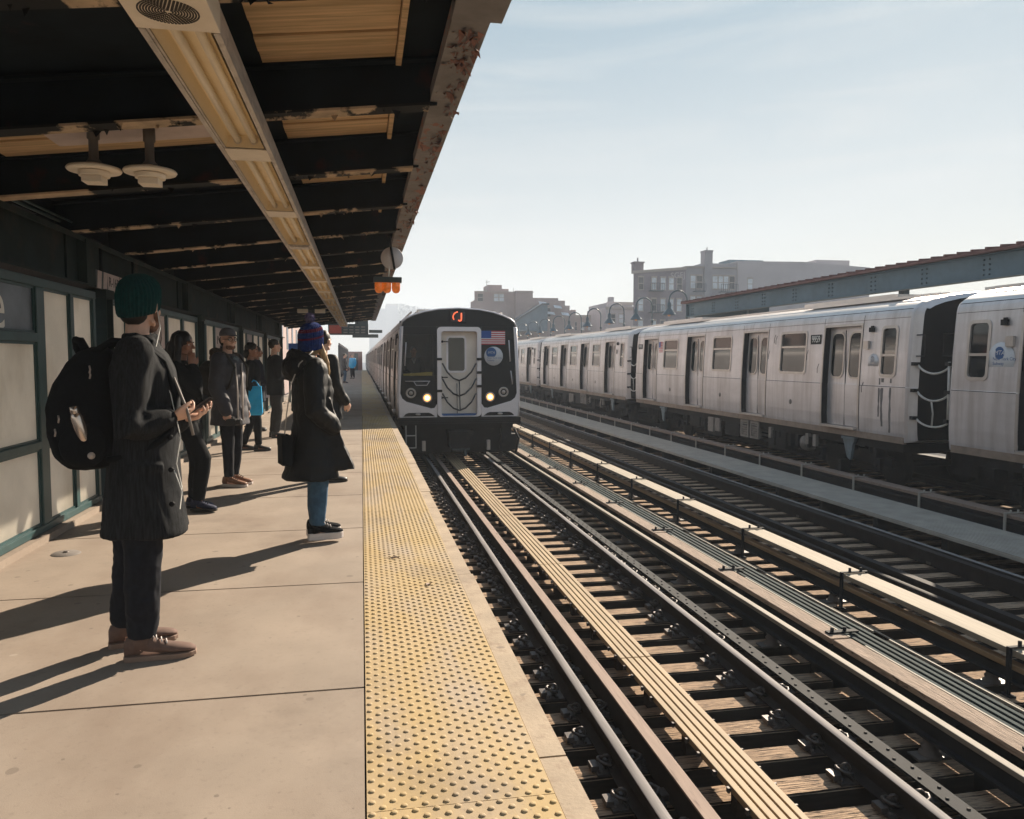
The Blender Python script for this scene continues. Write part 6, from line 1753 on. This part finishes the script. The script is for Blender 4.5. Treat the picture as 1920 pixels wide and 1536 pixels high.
mb = MB(); pts = [V(.125 * math.sin(a), -.045 - .11 * math.cos(a), 1.505 + .045 * math.cos(a)) for a in [R(-140 + k * 28) for k in range(11)]]; mb.tube(pts, .052, 10, round_ends=True); mb.ell((0, -.16, 1.44), (.16, .085, .115), 14)
me = remesh(mb, .010, 2, .010, (40, 40, 40), 3); me.materials.append(M['puffer']); put('hood', me, p.t)
for (z0, z1, m, nm) in ((.045, .135, 'knit_blue', 'hat_band'), (.135, .150, 'knit_red', 'hat_band'), (.150, .195, 'knit_blue', 'hat_band'), (.195, .22, 'knit_red', 'hat_band'), (.22, .262, 'knit_blue', 'hat_band')):
    def rr(z): return (.096 if z < .17 else .096 * math.sqrt(max(.02, 1 - ((z - .17) / .098) ** 2)))
    n = 4
    mb = p.cap_rings([(z0 + (z1 - z0) * k / n, rr(z0 + (z1 - z0) * k / n), rr(z0 + (z1 - z0) * k / n) * 1.17, -.014) for k in range(n + 1)], 256, .028, 32, tilt=.22)
    p.part(nm, mb, m, True)
mb = MB(); rg = random.Random(4)
mb.ell((0, -.02, .295), (.038, .038, .036), 14)
for k in range(520):
    d = V(rg.gauss(0, 1), rg.gauss(0, 1), rg.gauss(0, 1)).normalized(); b = V(0, -.02, .295)
    q = d.orthogonal().normalized() * .0032
    mb.poly([b + d * .03 - q, b + d * .03 + q, b + d * rg.uniform(.044, .054)])
p.part('pompom', mb, 'pom', True)
mb = MB(); mb.ell((0, -.02, .06), (.080, .080, .08), 16)
for s in (-1, 1): mb.tube([(s * .070, .01, .09), (s * .086, .035, .0), (s * .098, .06, -.07), (s * .085, .10, -.15), (s * .07, .13, -.19)], [.022, .030, .030, .022, .010], 10, round_ends=True)
mb.xform(p.HM); me = remesh(mb, .008, 3, .007, (34, 34, 6), 4); me.materials.append(M['hair_blond']); put('hair', me, p.t)
c = thing('handbag', 'small black handbag on a long strap behind the woman in the bobble hat', 'bag', p.t.location, R(-74))
mb = MB(); mb.box(-.03, .17, -.265, -.195, .62, .84); mb.box(-.032, .172, -.268, -.192, .76, .842); mb.build('bag_body', 'cloth_black', c)
mb = MB(); mb.tube([(.07, -.23, .84), (.085, -.215, 1.0), (.11, -.185, 1.22), (.14, -.125, 1.38), (.13, -.02, 1.475)], .005, 6); mb.build('strap', 'chain', c)
# ---- 7: person behind her
p = Person('person in a black jacket standing half hidden behind the woman in the bobble hat', (-.42, 9.4, 0), -58, 1.74, 'skin', yaw=28, elR=(.25, .0, 1.13), wrR=(.20, .15, .96), vox=.010, toeR=-25.0)
p.body(); p.coat('puffer', hem=.74, seed=61, thick=1.10, fold=.012); p.trousers('cloth_black', (.105, .075, .06)); p.shoes('shoe_black', 'shoe_black', L=.30, solez=.025)
mb = MB(); mb.ell((0, -.020, .148), (.080, .103, .096), 16); p.part('hair', mb, 'hair_brown', True)
# ---- people far along the platform
for (x, y, rz, H, m1, m2, lab) in ((-.95, 47, -80, 1.7, 'navy', 'jean_blue', 'tiny far figure in a navy coat beyond the hanging sign'), (-.62, 57, 160, 1.72, 'bag_blue', 'jean_dark', 'tiny far figure in blue near the far end of the platform'),
                               (-.75, 66, -60, 1.75, 'truckblue', 'greypants', 'tiny farthest figure in grey blue at the end of the platform')):
    p = Person(lab, (x, y, 0), rz, H, 'skin', vox=.02); p.body(); p.coat(m1, hem=.75, fold=0); p.trousers(m2, fold=0); p.shoes('shoe_black', 'shoe_black')
    mb = MB(); mb.ell((0, -.02, .148), (.085, .103, .096), 12); p.part('hair', mb, 'hair_brown', True)
# ---- train operator
p = Person('train operator in a dark uniform behind the windscreen of the approaching train', (1.32, 20.55, -.03), 178, 1.76, 'skin', elR=(.24, .05, 1.12), wrR=(.12, .30, 1.08), vox=.012)
p.body(); p.coat('navy', hem=.80, fold=.006); p.trousers('navy'); p.shoes('shoe_black', 'shoe_black')
mb = MB(); mb.ell((0, -.02, .148), (.083, .103, .096), 14); p.part('hair', mb, 'hair_brown', True)
mb = MB(); mb.tube([(-.05, .085, 1.47), (0, .14, 1.34), (.05, .085, 1.47)], .014, 6); p.part('shirt_collar', mb, 'whitepaint')

# ------------------------------------------------------------------ hazy winter air
mb = MB(); mb.box(-60, 200, -12, 960, -8.4, 66)
hz = mb.build('haze'); hz['kind'] = 'stuff'
hm = bpy.data.materials.new('haze'); hm.use_nodes = True
hn, hl = hm.node_tree.nodes, hm.node_tree.links
for q in list(hn):
    if q.type == 'BSDF_PRINCIPLED': hn.remove(q)
pv = hn.new('ShaderNodeVolumePrincipled')
pv.inputs['Color'].default_value = (.78, .86, .97, 1); pv.inputs['Density'].default_value = HAZE; pv.inputs['Anisotropy'].default_value = .0
hl.new(pv.outputs['Volume'], hn['Material Output'].inputs['Volume'])
hz.data.materials.append(hm)
